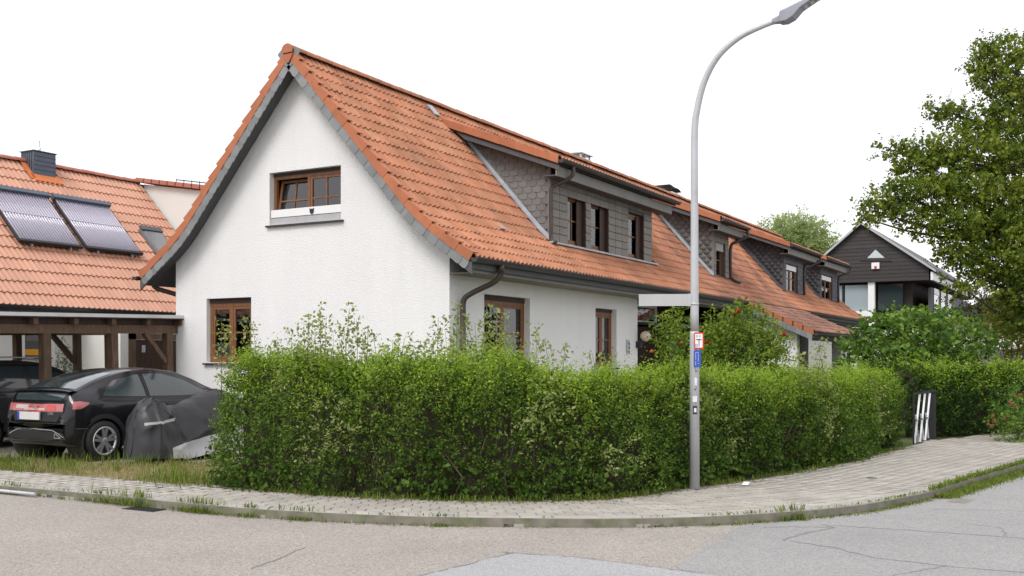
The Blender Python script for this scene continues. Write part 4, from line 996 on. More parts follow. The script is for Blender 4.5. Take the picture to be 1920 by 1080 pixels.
bo = obj('badge', bm_, m_chrome, car.root); bo.rotation_euler = (R(90), 0, R(-90)); bo.location = (-.59, -.38, .755)
car.patch('bumper_lower', m_trim, 'rear', [(-.70, .36), (0, .33), (.70, .36)], [(-.64, .47), (0, .49), (.64, .47)], 20, 5, .008)
car.line('bumper_strip', m_chrome, 'rear', [(-.66, .40), (-.56, .45), (-.42, .50), (0, .515), (.42, .50), (.56, .45), (.66, .40)], .012, .014)
car.line('bumper_strip', m_chrome, 'rear', [(-.62, .385), (-.48, .455), (-.46, .385), (-.62, .385)], .010, .016)
car.line('bumper_crease', m_trim, 'rear', [(-.72, .60), (-.3, .605), (.3, .605), (.72, .60)], .010, .008)
car.line('reflector_strip', m_rim_dk, 'side', [(-.60, .53), (-.35, .525)], .012, .006)

tabs2 = ([(-.95, .7), (-.93, .95), (-.88, 1.2), (-.75, 1.5), (-.55, 1.60), (0, 1.65), (.8, 1.66), (1.3, 1.63), (1.7, 1.52), (2.1, 1.32), (2.45, 1.15), (3.0, 1.06), (3.4, .9), (3.5, .6)],
         [(-.95, .68), (-.85, 1.05), (0, 1.10), (1, 1.09), (2, 1.07), (2.6, 1.05), (3.2, .9), (3.5, .58)],
         [(-.95, .75), (-.8, .88), (0, .91), (2.6, .91), (3.1, .85), (3.5, .6)], [(-.95, .7), (-.7, .68), (0, .67), (1.2, .65), (1.8, .66), (2.3, .78), (3.0, .78), (3.5, .5)],
         [(-.95, .35), (-.5, .25), (2.6, .25), (3.5, .3)])
suv = Car('grey_estate_car', 'dark grey car with roof rails under the carport, cut off at the left edge', m_greycar, (-3.75, 8.15, .02), 0, tabs2, (0, 2.65), .34, .80, .385)
for sd in (-1, 1):
    suv.patch('rear_door_glass', m_carglass, 'side', [(-.1, 1.15), (.86, 1.14)], [(.0, 1.50), (.86, 1.525)], side=sd)
    suv.patch('front_door_glass', m_carglass, 'side', [(.98, 1.14), (2.0, 1.12)], [(.98, 1.525), (1.3, 1.51), (1.65, 1.39), (2.0, 1.2)], side=sd)
    suv.line('chrome_trim', m_chrome, 'side', [(-.15, 1.52), (.4, 1.555), (1.2, 1.55), (1.65, 1.43), (2.05, 1.2)], .016, side=sd); suv.line('door_seam', m_trim, 'side', [(.92, 1.5), (.93, .5)], .012, side=sd)
    suv.line('shoulder_crease', m_rim_dk, 'side', [(-.6, 1.0), (1, .98), (2.3, .97)], .02, side=sd)
    rr = MB(); rr.tube(catmull([(-.5, sd * .62, 1.60), (-.3, sd * .64, 1.67), (.6, sd * .63, 1.70), (1.1, sd * .62, 1.68), (1.25, sd * .61, 1.63)], 6), .015, 8); rr.build('roof_rail', m_alu, suv.root)

# ------------------------------------------------------------------ motorcycle under a cover
mc = thing('covered_motorcycle', 'motorcycle under a black cover with a silver hem, beside the black car', 'motorcycle', (-3.15, 2.98, .09), R(2))
prof_h = [(-1.08, .30), (-1.04, .70), (-.92, .93), (-.78, 1.0), (-.62, .97), (-.42, .86), (-.1, .90), (.2, 1.0), (.5, 1.08), (.75, 1.10), (.95, 1.0), (1.1, .7)]
prof_w = [(-1.08, .02), (-1.05, .14), (-.95, .26), (-.7, .34), (-.4, .30), (0, .36), (.5, .46), (.8, .42), (1.07, .2), (1.1, .02)]
G = []; hem = []
rs = np.random.default_rng(5); ph = rs.uniform(0, 6, 12)
for x in np.r_[-1.08, -1.075, -1.06, np.linspace(-1.045, 1.1, 110)]:
    h, w_ = herm(prof_h, x), herm(prof_w, x); row = []
    for t in np.linspace(0, 1, 81):
        a = math.pi * (1 - t)                                     # -y side to +y side over the top
        cy, cz = math.cos(a), math.sin(a) ** .55
        base = .04 + .05 * abs(math.sin(x * 3 + 1)) 
        z = base + (h - base) * cz; flare = 1 + .22 * (1 - cz)
        rdg = lambda q_: (1 - abs(math.sin(q_))) ** 3
        th_ = math.atan2(z - .98, x + .78 + 1e-6); near = math.exp(-((x + .78) / .42) ** 2)
        fold = near * .05 * (rdg(th_ * 4.2 + ph[0] + cy) - .25) + (1 - near) * .055 * (rdg(x * 4.3 + z * 1.6 + ph[1]) - .25) * (.45 + .55 * (1 - cz)) + .030 * (rdg(x * 2.6 - z * 5.2 + ph[5]) - .25) + .014 * (rdg(x * 9.1 + z * 3 + ph[2]) - .3) + .006 * math.sin(17 * z + x * 5 + ph[3])
        row.append((x - .06 * (1 - cz) * (1 if x < -.8 else 0), (-cy) * -w_ * flare * 1.0 + (1 if cy > 0 else -1) * fold * -1 * -1, z + .02 * (rdg(x * 7 + cy * 2.5 + ph[6]) - .3)))
    G.append(row)
# the lower near side is a silver hem cut along a slanting line
GC, GH = [], []
def rs_line(P, n): P = np.array(P); d = np.r_[0, np.cumsum(np.linalg.norm(np.diff(P, axis=0), axis=1))]; t = np.linspace(0, d[-1], n); return [tuple(np.interp(k, d, P[:, c]) for c in range(3)) for k in t]
for row in G:
    x = row[0][0]; hz = .24 + .20 * (x + .62)
    if x < -.66: GC.append(rs_line(row, 90)); continue
    j = next((j for j in range(1, len(row)) if row[j][2] > hz), 1); f = (hz - row[j - 1][2]) / max(1e-4, row[j][2] - row[j - 1][2]); f = min(max(f, 0), 1); cut = tuple(row[j - 1][c] * (1 - f) + row[j][c] * f for c in range(3))
    GH.append(rs_line(row[:j] + [cut], 12)); GC.append(rs_line([cut] + row[j:], 90))
m_cover = M('black_cover_fabric', (.020, .021, .024), .42, .2, 5, spec=.5, bump=.004, bscale=14); m_silver = M('silver_cover_fabric', (.50, .50, .51), .45, .1, 6, metal=.2, bump=.006, bscale=12)
k_ = len(GC) - len(GH); mb = MB().grid(GC[:k_], True); mb.grid(GC[k_:], True); mb.grid([GC[k_ - 1], rs_line(GH[0] + GC[k_][1:], 90)], True); mb.build('cover', m_cover, mc); MB().grid(GH, True).build('silver_hem', m_silver, mc)
row_ = []
for i in range(5, 34):
    zt = .62 + .10 * (G[i][0][0] + 1); cand = [p for p in G[i] if p[1] < 0]
    j = min(range(1, len(cand) - 1), key=lambda j: abs(cand[j][2] - zt)); a_, b_ = (cand[j], cand[j + 1]) if cand[j][2] > cand[j + 1][2] else (cand[j + 1], cand[j])
    y_ = np.interp(zt, sorted([p[2] for p in cand]), [p[1] for p in sorted(cand, key=lambda p: p[2])])
    row_.append([(G[i][16][0] - .004, y_ - .010, zt - .022), (G[i][16][0] - .004, y_ - .010, zt + .022)])
MB().grid(row_, True).build('reflective_strip', m_silver, mc)
wl = MB(); wl.lathe([(.2, -.06), (.29, -.05), (.30, 0), (.29, .05), (.2, .06)], (-.70, 0, .30), 'y', 24); wl.build('wheel', m_tyre, mc); wl = MB(); wl.lathe([(.2, -.06), (.29, -.05), (.30, 0), (.29, .05), (.2, .06)], (.68, 0, .30), 'y', 24); wl.build('wheel', m_tyre, mc)

# ------------------------------------------------------------------ street lamp with its signs
LB = (-3.05, -5.50)
sl_ = thing('street_lamp', 'tall galvanised street lamp with curved arm and flat head in front of the hedge', 'street lamp', (*LB, .09))
mb = MB(); mb.tube([(0, 0, 0), (0, 0, 1.86), (0, 0, 1.90), (0, 0, 1.93)], [.060, .057, .055, .050], 16)
arc = catmull([(0, 0, 1.93), (0, 0, 3.2), (0, 0, 4.28), (0, -.035, 4.62), (0, -.13, 4.95), (0, -.30, 5.22), (0, -.55, 5.40), (0, -.82, 5.49), (0, -1.02, 5.53)], 6)
mb.tube(arc, np.interp(np.arange(len(arc)), [0, 12, len(arc) - 1], [.050, .042, .030]), 16); mb.build('pole', m_galv, sl_)
hd = MB(); G = []
m_head = M('lamp_head_grey', (.30, .31, .35), .45, .06, metal=.3)
for y, w_, zt, zb in ((-.95, .035, 5.55, 5.50), (-1.03, .045, 5.575, 5.495), (-1.05, .075, 5.62, 5.485), (-1.12, .085, 5.635, 5.485), (-1.20, .09, 5.66, 5.52), (-1.29, .09, 5.69, 5.61), (-1.45, .09, 5.74, 5.695), (-1.62, .085, 5.80, 5.765), (-1.64, .08, 5.80, 5.78)):
    G.append([(-w_, y, zb + .01), (-w_, y, zt - .02), (-w_ * .8, y, zt), (w_ * .8, y, zt), (w_, y, zt - .02), (w_, y, zb + .01), (w_ * .85, y, zb), (-w_ * .85, y, zb)])
hd.grid(G, False, closed=True); hd.f += [tuple(range(8)), tuple(range(64, 72))[::-1]]; hd.sm += [False] * 2
H_ = hd.build('lamp_head', m_head, sl_); 
for k in range(4):
    y = -1.34 - k * .07; MB().obox((0, y, 5.632 + (-1.34 - y) * .49), (1, 0, 0), (0, -.9, .42), (0, .42, .9), .055, .022, .004).build('lens', M('led_lens', (.5, .52, .5), .2, .1), H_)
MB().tube([(0, 0, 2.62), (0, 0, 2.66)], .047, 14).build('clamp', m_galv, sl_)
# stickers wrap the tube on the camera side
def sticker(z0, z1, a0, a1, mat, r=.0595):
    G = [[(r * math.cos(a), r * math.sin(a), z) for a in np.linspace(a0, a1, 7)] for z in np.linspace(z0, z1, 4)]
    return MB().grid(G, True).build('sticker', mat, sl_)
ca = math.atan2(CAM[1] - LB[1], CAM[0] - LB[0])
m_st_w = M('sticker_white', (.72, .72, .74), .5, .25, 30); m_st_b = M('sticker_black', (.03, .03, .03), .5, .1); m_st_v = M('marker_violet', (.10, .08, .30), .6, .1)
sticker(1.28, 1.37, ca + .0, ca + .55, m_st_w); sticker(1.08, 1.15, ca - .4, ca + .55, m_st_w); sticker(.93, 1.03, ca - .35, ca + .55, m_st_b); sticker(.955, 1.005, ca - .1, ca + .4, m_st_w, .0605)
for (z, dz, a, b) in ((1.50, .11, .25, .32), (1.43, .10, .12, .19), (1.44, .02, .3, .5), (1.55, .015, .2, .45), (1.22, .015, -.1, .3), (1.235, .03, .25, .35), (1.04, .03, .2, .27)): sticker(z, z + dz, ca + a, ca + b, m_st_v)
ss = thing('street_sign', 'blank white street name plate fixed to the lamp pole', 'sign', (*LB, 2.40))
dv = Vector((-.42, .907, 0)).normalized(); nv = Vector((-dv.y, dv.x, 0))
MB().obox(dv * (.07 + .30), dv, (0, 0, 1), nv, .30, .072, .012).build('plate', M('blank_sign_white', (.46, .46, .46), .4, .06, 5), ss)
MB().obox(dv * .06, dv, (0, 0, 1), nv, .02, .075, .02).build('bracket', m_galv, ss); MB().tube([(0, 0, -.06), (0, 0, -.04)], .056, 14).build('strap', m_galv, ss)
def small_sign(name, z, h, wd, dx, label, frame, face):
    right = Vector((CAM[1] - LB[1], -(CAM[0] - LB[0]), 0)).normalized() * -1; fr = Vector((CAM[0] - LB[0], CAM[1] - LB[1], 0)).normalized()
    right = Vector((-fr.y, fr.x, 0))
    t = thing(name, label, 'sign', (*LB, z)); c = fr * .066 + right * dx
    MB().obox(c, right, (0, 0, 1), fr, wd / 2, h / 2, .006).build('plate', frame, t)
    def mark(x, y, a, b, mat, o=.009): MB().obox(c + right * x + Vector((0, 0, y)) + fr * o, right, (0, 0, 1), fr, a / 2, b / 2, .0015).build('mark', mat, t)
    return mark
m_red = M('sign_red', (.60, .035, .02), .45, .05); m_sw = M('sign_white', (.75, .75, .74), .45, .05); m_sb = M('sign_blue', (.03, .09, .42), .45, .08); m_pl = M('sign_print_grey', (.42, .42, .44), .6, .05)
mk = small_sign('hydrant_sign', 1.905, .20, .115, .05, 'small red framed white hydrant plate on the lamp pole', m_red, m_sw)
mk(0, 0, .088, .165, m_sw, .007); mk(0, .014, .065, .010, m_iron); mk(.003, -.028, .008, .075, m_iron); mk(-.022, .055, .018, .026, m_pl); mk(.012, .055, .018, .026, m_pl); mk(-.028, -.055, .026, .028, m_sb); mk(-.028, -.055, .014, .016, m_sw, .0105)
mk = small_sign('valve_sign', 1.69, .20, .085, .032, 'small blue plate below the red framed plate on the lamp pole', m_sb, m_sb)
for x, y, a, b in ((-.018, .03, .007, .09), (.012, .02, .007, .11), (-.018, -.055, .007, .05), (.014, -.06, .02, .007), (-.002, .075, .04, .006)): mk(x, y, a, b, M('sign_print_pale', (.40, .46, .70), .5, .05))
# wall lamp and number plaque by the entrance
t = thing('wall_lamp', 'round frosted globe lamp on a bracket beside the entrance', 'lamp', (8.3, -.02, 2.1))
MB().lathe([(0, -.13)] + [(.13 * math.sin(a), -.13 * math.cos(a)) for a in np.linspace(.2, math.pi, 12)], (.12, -.16, .14), seg=20).build('globe', M('frosted_globe', (.62, .52, .38), .35, .05), t); mb = MB(); mb.box(-.06, .02, -.12, .02, -.14, .02); mb.tube([(0, -.05, .0), (.12, -.16, .0)], .02, 8); mb.build('bracket', m_iron, t)
t = thing('number_plaque', 'grey pointed house number plaque beside the entrance lamp', 'plaque', (7.75, -.012, 1.98))
MB().prism([(-.10, 0, -.17), (.06, 0, -.17), (.10, 0, -.05), (.10, 0, .05), (.05, 0, .17), (-.10, 0, .17)], (0, -.012, 0)).build('plate', m_galv, t)
for z in (-.12, -.02, .08): mb = MB(); mb.box(-.04, .05, -.018, -.013, z, z + .018); mb.box(.02, .05, -.018, -.013, z - .04, z + .02); mb.build('digit_mark', m_iron, t)

# ------------------------------------------------------------------ drive and verge on the left
sheet('bounce_sheet', [(0.2, -2.6), (14.9, -2.6), (14.9, -.02), (0.2, -.02)], .094, M('beige_bounce', (.42, .38, .30), .95, .12, 3, bump=.004))  # unseen pale sheet, added to bounce warm light onto the side wall
sheet('drive', [(-5.3, .55), (-5.3, 3.0), (-5.2, 11.9), (0, 11.9), (0, 0.2), (-3, .2)], .094, m_drive)
sheet('verge', [(-5.80, 13), (-5.80, 4), (-5.72, 1.6), (-5.64, .1), (-4.0, .3), (-3.3, 1.4), (-3.6, 2.2), (-4.4, 3.6), (-4.7, 6), (-4.7, 13)], .099, m_soil)
def blades(P, h, wd, lean, mat, name, **kw):
    """grass blades: tapering strips bent over"""
    n = len(P); a = rng.uniform(0, 2 * math.pi, n); h = h * rng.uniform(.45, 1.25, n)
    D = np.stack([np.cos(a), np.sin(a), np.zeros(n)], 1); S = np.stack([-np.sin(a), np.cos(a), np.zeros(n)], 1); l = lean * rng.uniform(.2, 1.3, n)
    w2 = (wd * rng.uniform(.6, 1.3, n) / 2)[:, None]; up = np.array([0, 0, 1.0])
    b0, b1 = P - S * w2, P + S * w2
    m = P + D * (h * l * .35)[:, None] + up * (h * .6)[:, None]; t = P + D * (h * l)[:, None] + up * (h * (1 - .25 * l))[:, None]
    V = np.stack([b0, b1, m + S * w2 * .8, m - S * w2 * .8, t], 1).reshape(-1, 3); i = np.arange(n)[:, None] * 5
    T = np.concatenate([i + [0, 1, 2], i + [0, 2, 3], i + [3, 2, 4]], 1).reshape(-1, 3)
    return obj(name, fast_mesh(name, V, T, mat), **kw)
def clumped(poly, n, z, scale=.9, thr=.0, seed=0):
    r = np.random.default_rng(seed); xs = [p[0] for p in poly]; ys = [p[1] for p in poly]; out = []; ph = r.uniform(0, 6, 6)
    while len(out) < n:
        q = r.uniform((min(xs), min(ys)), (max(xs), max(ys)), (n, 2))
        f = np.sin(q[:, 0] * 4.1 / scale + ph[0]) * np.sin(q[:, 1] * 3.3 / scale + ph[1]) + .7 * np.sin(q[:, 0] * 9 + q[:, 1] * 7 + ph[2])
        for p, k in zip(q, f):
            if k > thr + r.normal(0, .4) and inside(poly, p[0], p[1]): out.append((p[0], p[1], z))
    return np.array(out[:n])
VG = [(-5.86, 9), (-5.84, 4), (-5.74, 1.6), (-5.68, .1), (-5.5, -.3), (-4.6, .1), (-3.4, 1.3), (-3.6, 2.0), (-4.5, 3.3), (-4.75, 6), (-4.75, 9)]
gv = thing('verge_grass', 'strip of sparse dry and green grass between the pavement and the parked car', 'grass'); gv['kind'] = 'stuff'
blades(clumped(VG, 9000, .098, .8, -.6, 1), .085, .007, 1.0, g_dry, 'dry_blades', parent=gv)
blades(clumped(VG, 2600, .098, 1.0, .5, 2), .085, .009, .8, g_grass, 'green_blades', parent=gv)
VG2 = [(-5.84, 9), (-5.84, 3.2), (-5.3, 3.0), (-4.8, 3.4), (-4.75, 9)]
blades(clumped(VG2, 2600, .098, 1.0, .1, 3), .13, .010, .8, g_grass, 'tall_green_blades', parent=gv)
r = np.random.default_rng(4); pts = []
for cx, cy, n, s in ((-5.55, .55, 340, .22), (-5.60, .1, 260, .2), (-5.4, 1.0, 200, .18), (-5.1, 2.2, 90, .08), (-4.6, 3.0, 160, .15), (-4.4, 2.6, 160, .12), (-4.1, 2.1, 140, .12), (-4.75, 3.7, 200, .2), (-4.9, 4.8, 200, .25), (-3.9, 1.6, 140, .15)): pts += [(*r.normal((cx, cy), s), .098) for _ in range(n)]
blades(np.array(pts[::2]), .22, .009, .55, g_grass, 'tall_tufts', parent=gv)
# weeds in the gutter and at the kerb
kw = thing('kerb_weeds', 'tufts of green weeds growing in the gutter along the kerb', 'weeds'); kw['kind'] = 'stuff'
pts = []; hs = []
def along(u, v, n, sx, h):
    i = int(np.argmin((fine[:, 0] - u) ** 2 + (fine[:, 1] - v) ** 2)); t, q = tf[i], nf[i]
    for _ in range(n):
        a, b = r.normal(0, sx), r.normal(-.02, .035); p = fine[i] + t * a + q * b; pts.append((p[0], p[1], .004 if b < 0 else .10)); hs.append(h)
for u, v, n, sx, h in ((-6.86, 2.3, 120, .10, .13), (-6.86, 2.0, 130, .10, .14), (-6.86, 1.2, 90, .3, .08), (-6.84, .5, 160, .18, .13), (-6.85, .1, 260, .25, .22), (-6.86, -.25, 120, .1, .22), (-6.86, -1.15, 420, .16, .16), (-6.86, -1.6, 120, .2, .07), (-6.82, -1.9, 110, .07, .13), (-6.75, -2.5, 150, .14, .12), (-6.6, -3.1, 120, .3, .04),
                     (-6.4, -3.8, 130, .25, .06), (-6.3, -4.0, 90, .1, .09), (-5.9, -5.0, 30, .2, .04), (-5.3, -5.9, 60, .1, .04), (-4.95, -6.4, 90, .10, .05), (-4.6, -6.7, 220, .2, .08), (-4.3, -6.95, 110, .06, .14), (-4.15, -7.05, 110, .05, .17), (-3.7, -7.3, 260, .3, .05), (-3.0, -7.6, 330, .3, .06), (-2.4, -7.85, 330, .25, .07), (-1.8, -8.0, 260, .2, .06)): along(u, v, n, sx, h)
P = np.array(pts); H_ = np.array(hs)
blades(P[::2], H_[::2] * .6, .011, 1.2, g_grass, 'blades', parent=kw)
gp = thing('kerb_grass', 'strip of green grass growing over the kerb at the right edge', 'grass'); gp['kind'] = 'stuff'
pts = []
for _ in range(15000):
    i = r.integers(np.argmin((fine[:, 0] + 1.6) ** 2 + (fine[:, 1] + 8.0) ** 2), np.argmin((fine[:, 0] - 9) ** 2 + (fine[:, 1] + 9.9) ** 2)); b = r.normal(-.06, .085)
    if abs(b + .08) < .3: p = fine[i] + nf[i] * b; pts.append((p[0], p[1], .004 if b < 0 else .10))
blades(np.array(pts), .065, .010, 1.0, g_grass, 'blades', parent=gp)
P = []
for _ in range(2400):
    i = r.integers(0, len(HEDGE) - 1); t = r.random(); a, b = np.array(HEDGE[i]), np.array(HEDGE[i + 1]); p = a + (b - a) * t; nn_ = np.array([b[1] - a[1], -(b[0] - a[0])]); nn_ /= np.linalg.norm(nn_)
    if nn_[0] > 0 and nn_[1] > 0: nn_ = -nn_
    P.append((*(p + nn_ * abs(r.normal(0, .07)) * (-1 if (nn_[0] + nn_[1]) > 0 else 1)), .10))
blades(np.array(P), .09, .009, .9, g_grass, 'hedge_foot_blades', parent=kw)

# ------------------------------------------------------------------ hedges
def hedge(name, label, path, hgt, thick, dens, mats_, leaf=(.040, .021), seed=1, lump=.10, newtop=.45, ivy=None, endcap=True):
    """clipped hedge grown as leafy sprigs over a twiggy core; path is the foot of the visible face, the hedge lies to its left"""
    R_ = np.random.default_rng(seed); P = resample(catmull(path, 6), .05); t = np.gradient(P, axis=0); t /= np.linalg.norm(t, axis=1, keepdims=True); n = np.stack([t[:, 1], -t[:, 0]], 1)  # outward = right of travel
    S = np.arange(len(P)) * .05; Ltot = S[-1]; base = Vector((float(P[len(P) // 2][0]), float(P[len(P) // 2][1]), .09)); root = thing(name, label, 'hedge', base); b3 = np.array(base)
    ph = R_.uniform(0, 6, 8)
    hf = lambda s: np.interp(s, np.linspace(0, Ltot, len(hgt)), hgt) + lump * (.55 * np.sin(s * 1.9 + ph[4]) + .4 * np.sin(s * 4.3 + ph[5]) + .25 * np.sin(s * 8.9 + ph[6]))
    def bul(s, z): return lump * (1.5 * np.sin(s * 1.2 + ph[0]) * np.sin(z * 2.0 + ph[1]) + .6 * np.sin(s * 4.7 + z * 2.2 + ph[2]) + .45 * np.sin(s * 9.3 - z * 6.1 + ph[3]))
    def at(s, f): i = np.clip((s / .05).astype(int), 0, len(P) - 1); return P[i], n[i], t[i]
    # core
    G = []
    for i in range(0, len(P), 4):
        h = hf(S[i]); o = P[i]; q = n[i]; row = []
        for d, z in ((-.22, 0), (-.2, h * .5), (-.2, h - .2), (-.34, h - .06), (-thick + .3, h - .06), (-thick + .2, 0)): row.append((*(o + q * d), z + .09))
        G.append(row)
    mb = MB().grid(G, False); mb.f += [tuple(range(6)), tuple(range((len(G) - 1) * 6, len(G) * 6))]; mb.sm += [False, False]
    mb.v = [tuple(np.array(v) - b3) for v in mb.v]; mb.build('twig_core', m_core, root)
    A = []; Bn = []
    # face
    k = int(Ltot * max(hgt) * dens); s = R_.uniform(0, Ltot, k); z = R_.uniform(0, 1, k) ** .9 * hf(s); o, q, tt = at(s, 0)
    round_ = np.clip((z - hf(s) + .5) / .5, 0, 1) ** 2 * .30
    dep = bul(s, z) - round_ - np.abs(R_.normal(0, .08, k)) + .02 - .10 * np.clip((.35 - z) / .35, 0, 1)
    pos = np.c_[o + q * dep[:, None], z + .09]; dr = np.c_[q * .75 + tt * R_.normal(0, .5, k)[:, None], .45 + R_.normal(0, .35, k)]
    A.append((pos, dr, R_.uniform(.10, .22, k)))
    # top
    k = int(Ltot * thick * dens * 1.15); s = R_.uniform(0, Ltot, k); f = R_.uniform(0, 1, k); o, q, tt = at(s, 0); top = hf(s) + bul(s, f * 3) * .8 - np.clip(.25 - f * thick, 0, 1) * .5 - np.clip(f * thick - thick + .25, 0, 1) * .5
    pos = np.c_[o - q * (f * thick)[:, None], top - np.abs(R_.normal(0, .07, k)) + .05]; dr = np.c_[q * R_.normal(.15, .3, k)[:, None] + tt * R_.normal(0, .35, k)[:, None], np.full(k, 1.0)]
    new = R_.random(k) < newtop + .35
    A.append((pos[~new], dr[~new], R_.uniform(.10, .22, (~new).sum()))); Bn.append((pos[new], dr[new], R_.uniform(.10, .28, new.sum())))
    k = int(Ltot * thick * 26); s = R_.uniform(0, Ltot, k); f = R_.uniform(0, .8, k) ; o, q, tt = at(s, 0)
    Bn.append((np.c_[o - q * (f * thick)[:, None], hf(s) + .02], np.c_[q * R_.normal(.05, .22, k)[:, None] + tt * R_.normal(0, .25, k)[:, None], np.full(k, 1.0)], R_.uniform(.25, .5, k)))
    # fresh growth on the upper face, also painting its sky-lit brightness
    k = int(Ltot * .5 * dens * 1.6); s = R_.uniform(0, Ltot, k); z = hf(s) - np.abs(R_.normal(0, .30, k)) + .04; o, q, tt = at(s, 0); round_ = np.clip((z - hf(s) + .5) / .5, 0, 1) ** 2 * .30
    pos = np.c_[o + q * (bul(s, z) - round_ + .0 - np.abs(R_.normal(0, .05, k)))[:, None], z + .09]; dr = np.c_[q * .55 + tt * R_.normal(0, .4, k)[:, None], .8 + R_.normal(0, .25, k)]
    Bn.append((pos, dr, R_.uniform(.10, .24, k)))
    Pn = []
    if ivy:
        k = int(Ltot * max(hgt) * dens * .35); s = R_.uniform(0, Ltot, k); z = R_.uniform(.2, 1, k) * hf(s); on = (np.sin(s * 2.3 + z * 1.5 + 2) + .6 * np.sin(s * 5.3 - z * 4) + R_.normal(0, .35, k) > 1.1); s, z = s[on], z[on]; k = len(s); o, q, tt = at(s, 0)
        rd = np.clip((z - hf(s) + .5) / .5, 0, 1) ** 2 * .30
        Pn.append((np.c_[o + q * (bul(s, z) - rd + .03)[:, None], z + .09], np.c_[q * .8 + tt * R_.normal(0, .5, k)[:, None], .35 + R_.normal(0, .3, k)], R_.uniform(.12, .28, k)))
        tw_ = MB(); k = 420; s = R_.uniform(0, Ltot, k); z = R_.uniform(.1, 1, k) * hf(s); o, q, tt = at(s, 0)
        for i in range(k):
            a0 = np.array((*(o[i] - q[i] * .22), z[i] - .1)); a1 = np.array((*(o[i] + q[i] * (bul(s[i], z[i]) + R_.uniform(-.05, .06)) + tt[i] * R_.normal(0, .12)), z[i] + .09 + R_.normal(.05, .08))); tw_.tube([a0 - b3, (a0 + a1) / 2 - b3 + R_.normal(0, .02, 3), a1 - b3], [.005, .004, .002], 4)
        tw_.build('twigs', M('dry_twig', (.16, .12, .075), .9, .2), root, kind='stuff')
    # ends
    if endcap:
        for e, sg in ((0, -1), (len(P) - 1, 1)):
            k = int(thick * hf(S[e]) * dens); f = R_.uniform(0, 1, k); z = R_.uniform(0, 1, k) * hf(S[e]); bb = bul(f * 4 + 9, z)
            pos = np.c_[P[e] - n[e] * (f * thick)[:, None] + t[e] * sg * (bb + .06 - np.abs(R_.normal(0, .07, k)) - np.clip((z - hf(S[e]) + .3) / .3, 0, 1) ** 2 * .2)[:, None], z + .09]
            dr = np.c_[t[e] * sg * .7 + n[e] * R_.normal(0, .5, k)[:, None], .5 + R_.normal(0, .3, k)]; A.append((pos, dr, R_.uniform(.1, .22, k)))
        # back face, sparse
    k = int(Ltot * max(hgt) * dens * .3); s = R_.uniform(0, Ltot, k); z = R_.uniform(0, 1, k) * hf(s); o, q, tt = at(s, 0)
    A.append((np.c_[o - q * (thick - .05), z + .09], np.c_[-q, .5 + R_.normal(0, .3, k)], R_.uniform(.1, .2, k)))
    for nm, lst, mt, nl, sc in (('foliage', A, mats_[0], 9, 1.0), ('lit_new_growth', Bn, mats_[1], 8, .92), ('pale_growth', Pn, g_sap, 8, 1.15)):
        if not lst: continue
        pos = np.concatenate([a[0] for a in lst]) - b3; dr = np.concatenate([a[1] for a in lst]); ln = np.concatenate([a[2] for a in lst])
        obj(nm, leaf_mesh(nm, *sprigs(pos, dr, nl, ln, leaf[0] * sc, leaf[1] * sc), mt), None, root, kind='stuff')
    if ivy:
        k = int(Ltot * 42); s = R_.uniform(0, Ltot, k); z = np.abs(R_.normal(0, .20, k)); o, q, tt = at(s, 0)
        on = np.sin(s * 1.7 + 1) + .5 * np.sin(s * 4.1) + R_.normal(0, .4, k) > -.5; s, z, o, q, tt = s[on], z[on], o[on], q[on], tt[on]; k = len(s)
        pos = np.c_[o + q * (bul(s, z) + R_.uniform(-.08, .10, k))[:, None], z + .10] - b3; dr = np.c_[q * .6 + tt * R_.normal(0, .6, k)[:, None], .15 + R_.normal(0, .35, k)]
        obj('ivy', leaf_mesh('ivy', *sprigs(pos, dr, 6, R_.uniform(.10, .25, k), .062, .052), ivy), None, root, kind='stuff')
    # stems at the foot
    mb = MB()
    for s_ in np.arange(.2, Ltot, .33):
        i = int(s_ / .05); o = P[i] - n[i] * R_.uniform(.1, .3); mb.tube([np.array((*o, .08)) - b3, np.array((*(o + R_.normal(0, .06, 2)), .35)) - b3, np.array((*(o + n[i] * .1 + R_.normal(0, .1, 2)), .8)) - b3], [.014, .011, .006], 5)
    mb.build('stems', m_bark, root, kind='stuff')
    return root
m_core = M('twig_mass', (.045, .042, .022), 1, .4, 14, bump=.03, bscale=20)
HEDGE_IN = [(x + .10 * (1 if x < -4 else .35), y + (.10 if x > -5 else .0)) for x, y in HEDGE]
H1 = hedge('hedge', 'long privet hedge wrapping the street corner in front of the white house', HEDGE_IN, [1.48, 1.54, 1.52, 1.44, 1.36, 1.32, 1.30, 1.28, 1.26, 1.24, 1.22, 1.20], 1.15, 400, (g_hedge, g_new), seed=3, ivy=g_ivy, lump=.095)
FX = 1959.0; _c = (math.cos(R(29.5)), math.sin(R(29.5)))
def spot(x, y, Y):
    """scene point seen at photograph pixel (x, y) when it stands Y metres away along the view axis"""
    a = (x - 960) / FX * Y; z = 1.68 + (674 - y) / FX * Y
    return np.array((CAM[0] + _c[0] * Y + _c[1] * a, CAM[1] + _c[1] * Y - _c[0] * a, z))

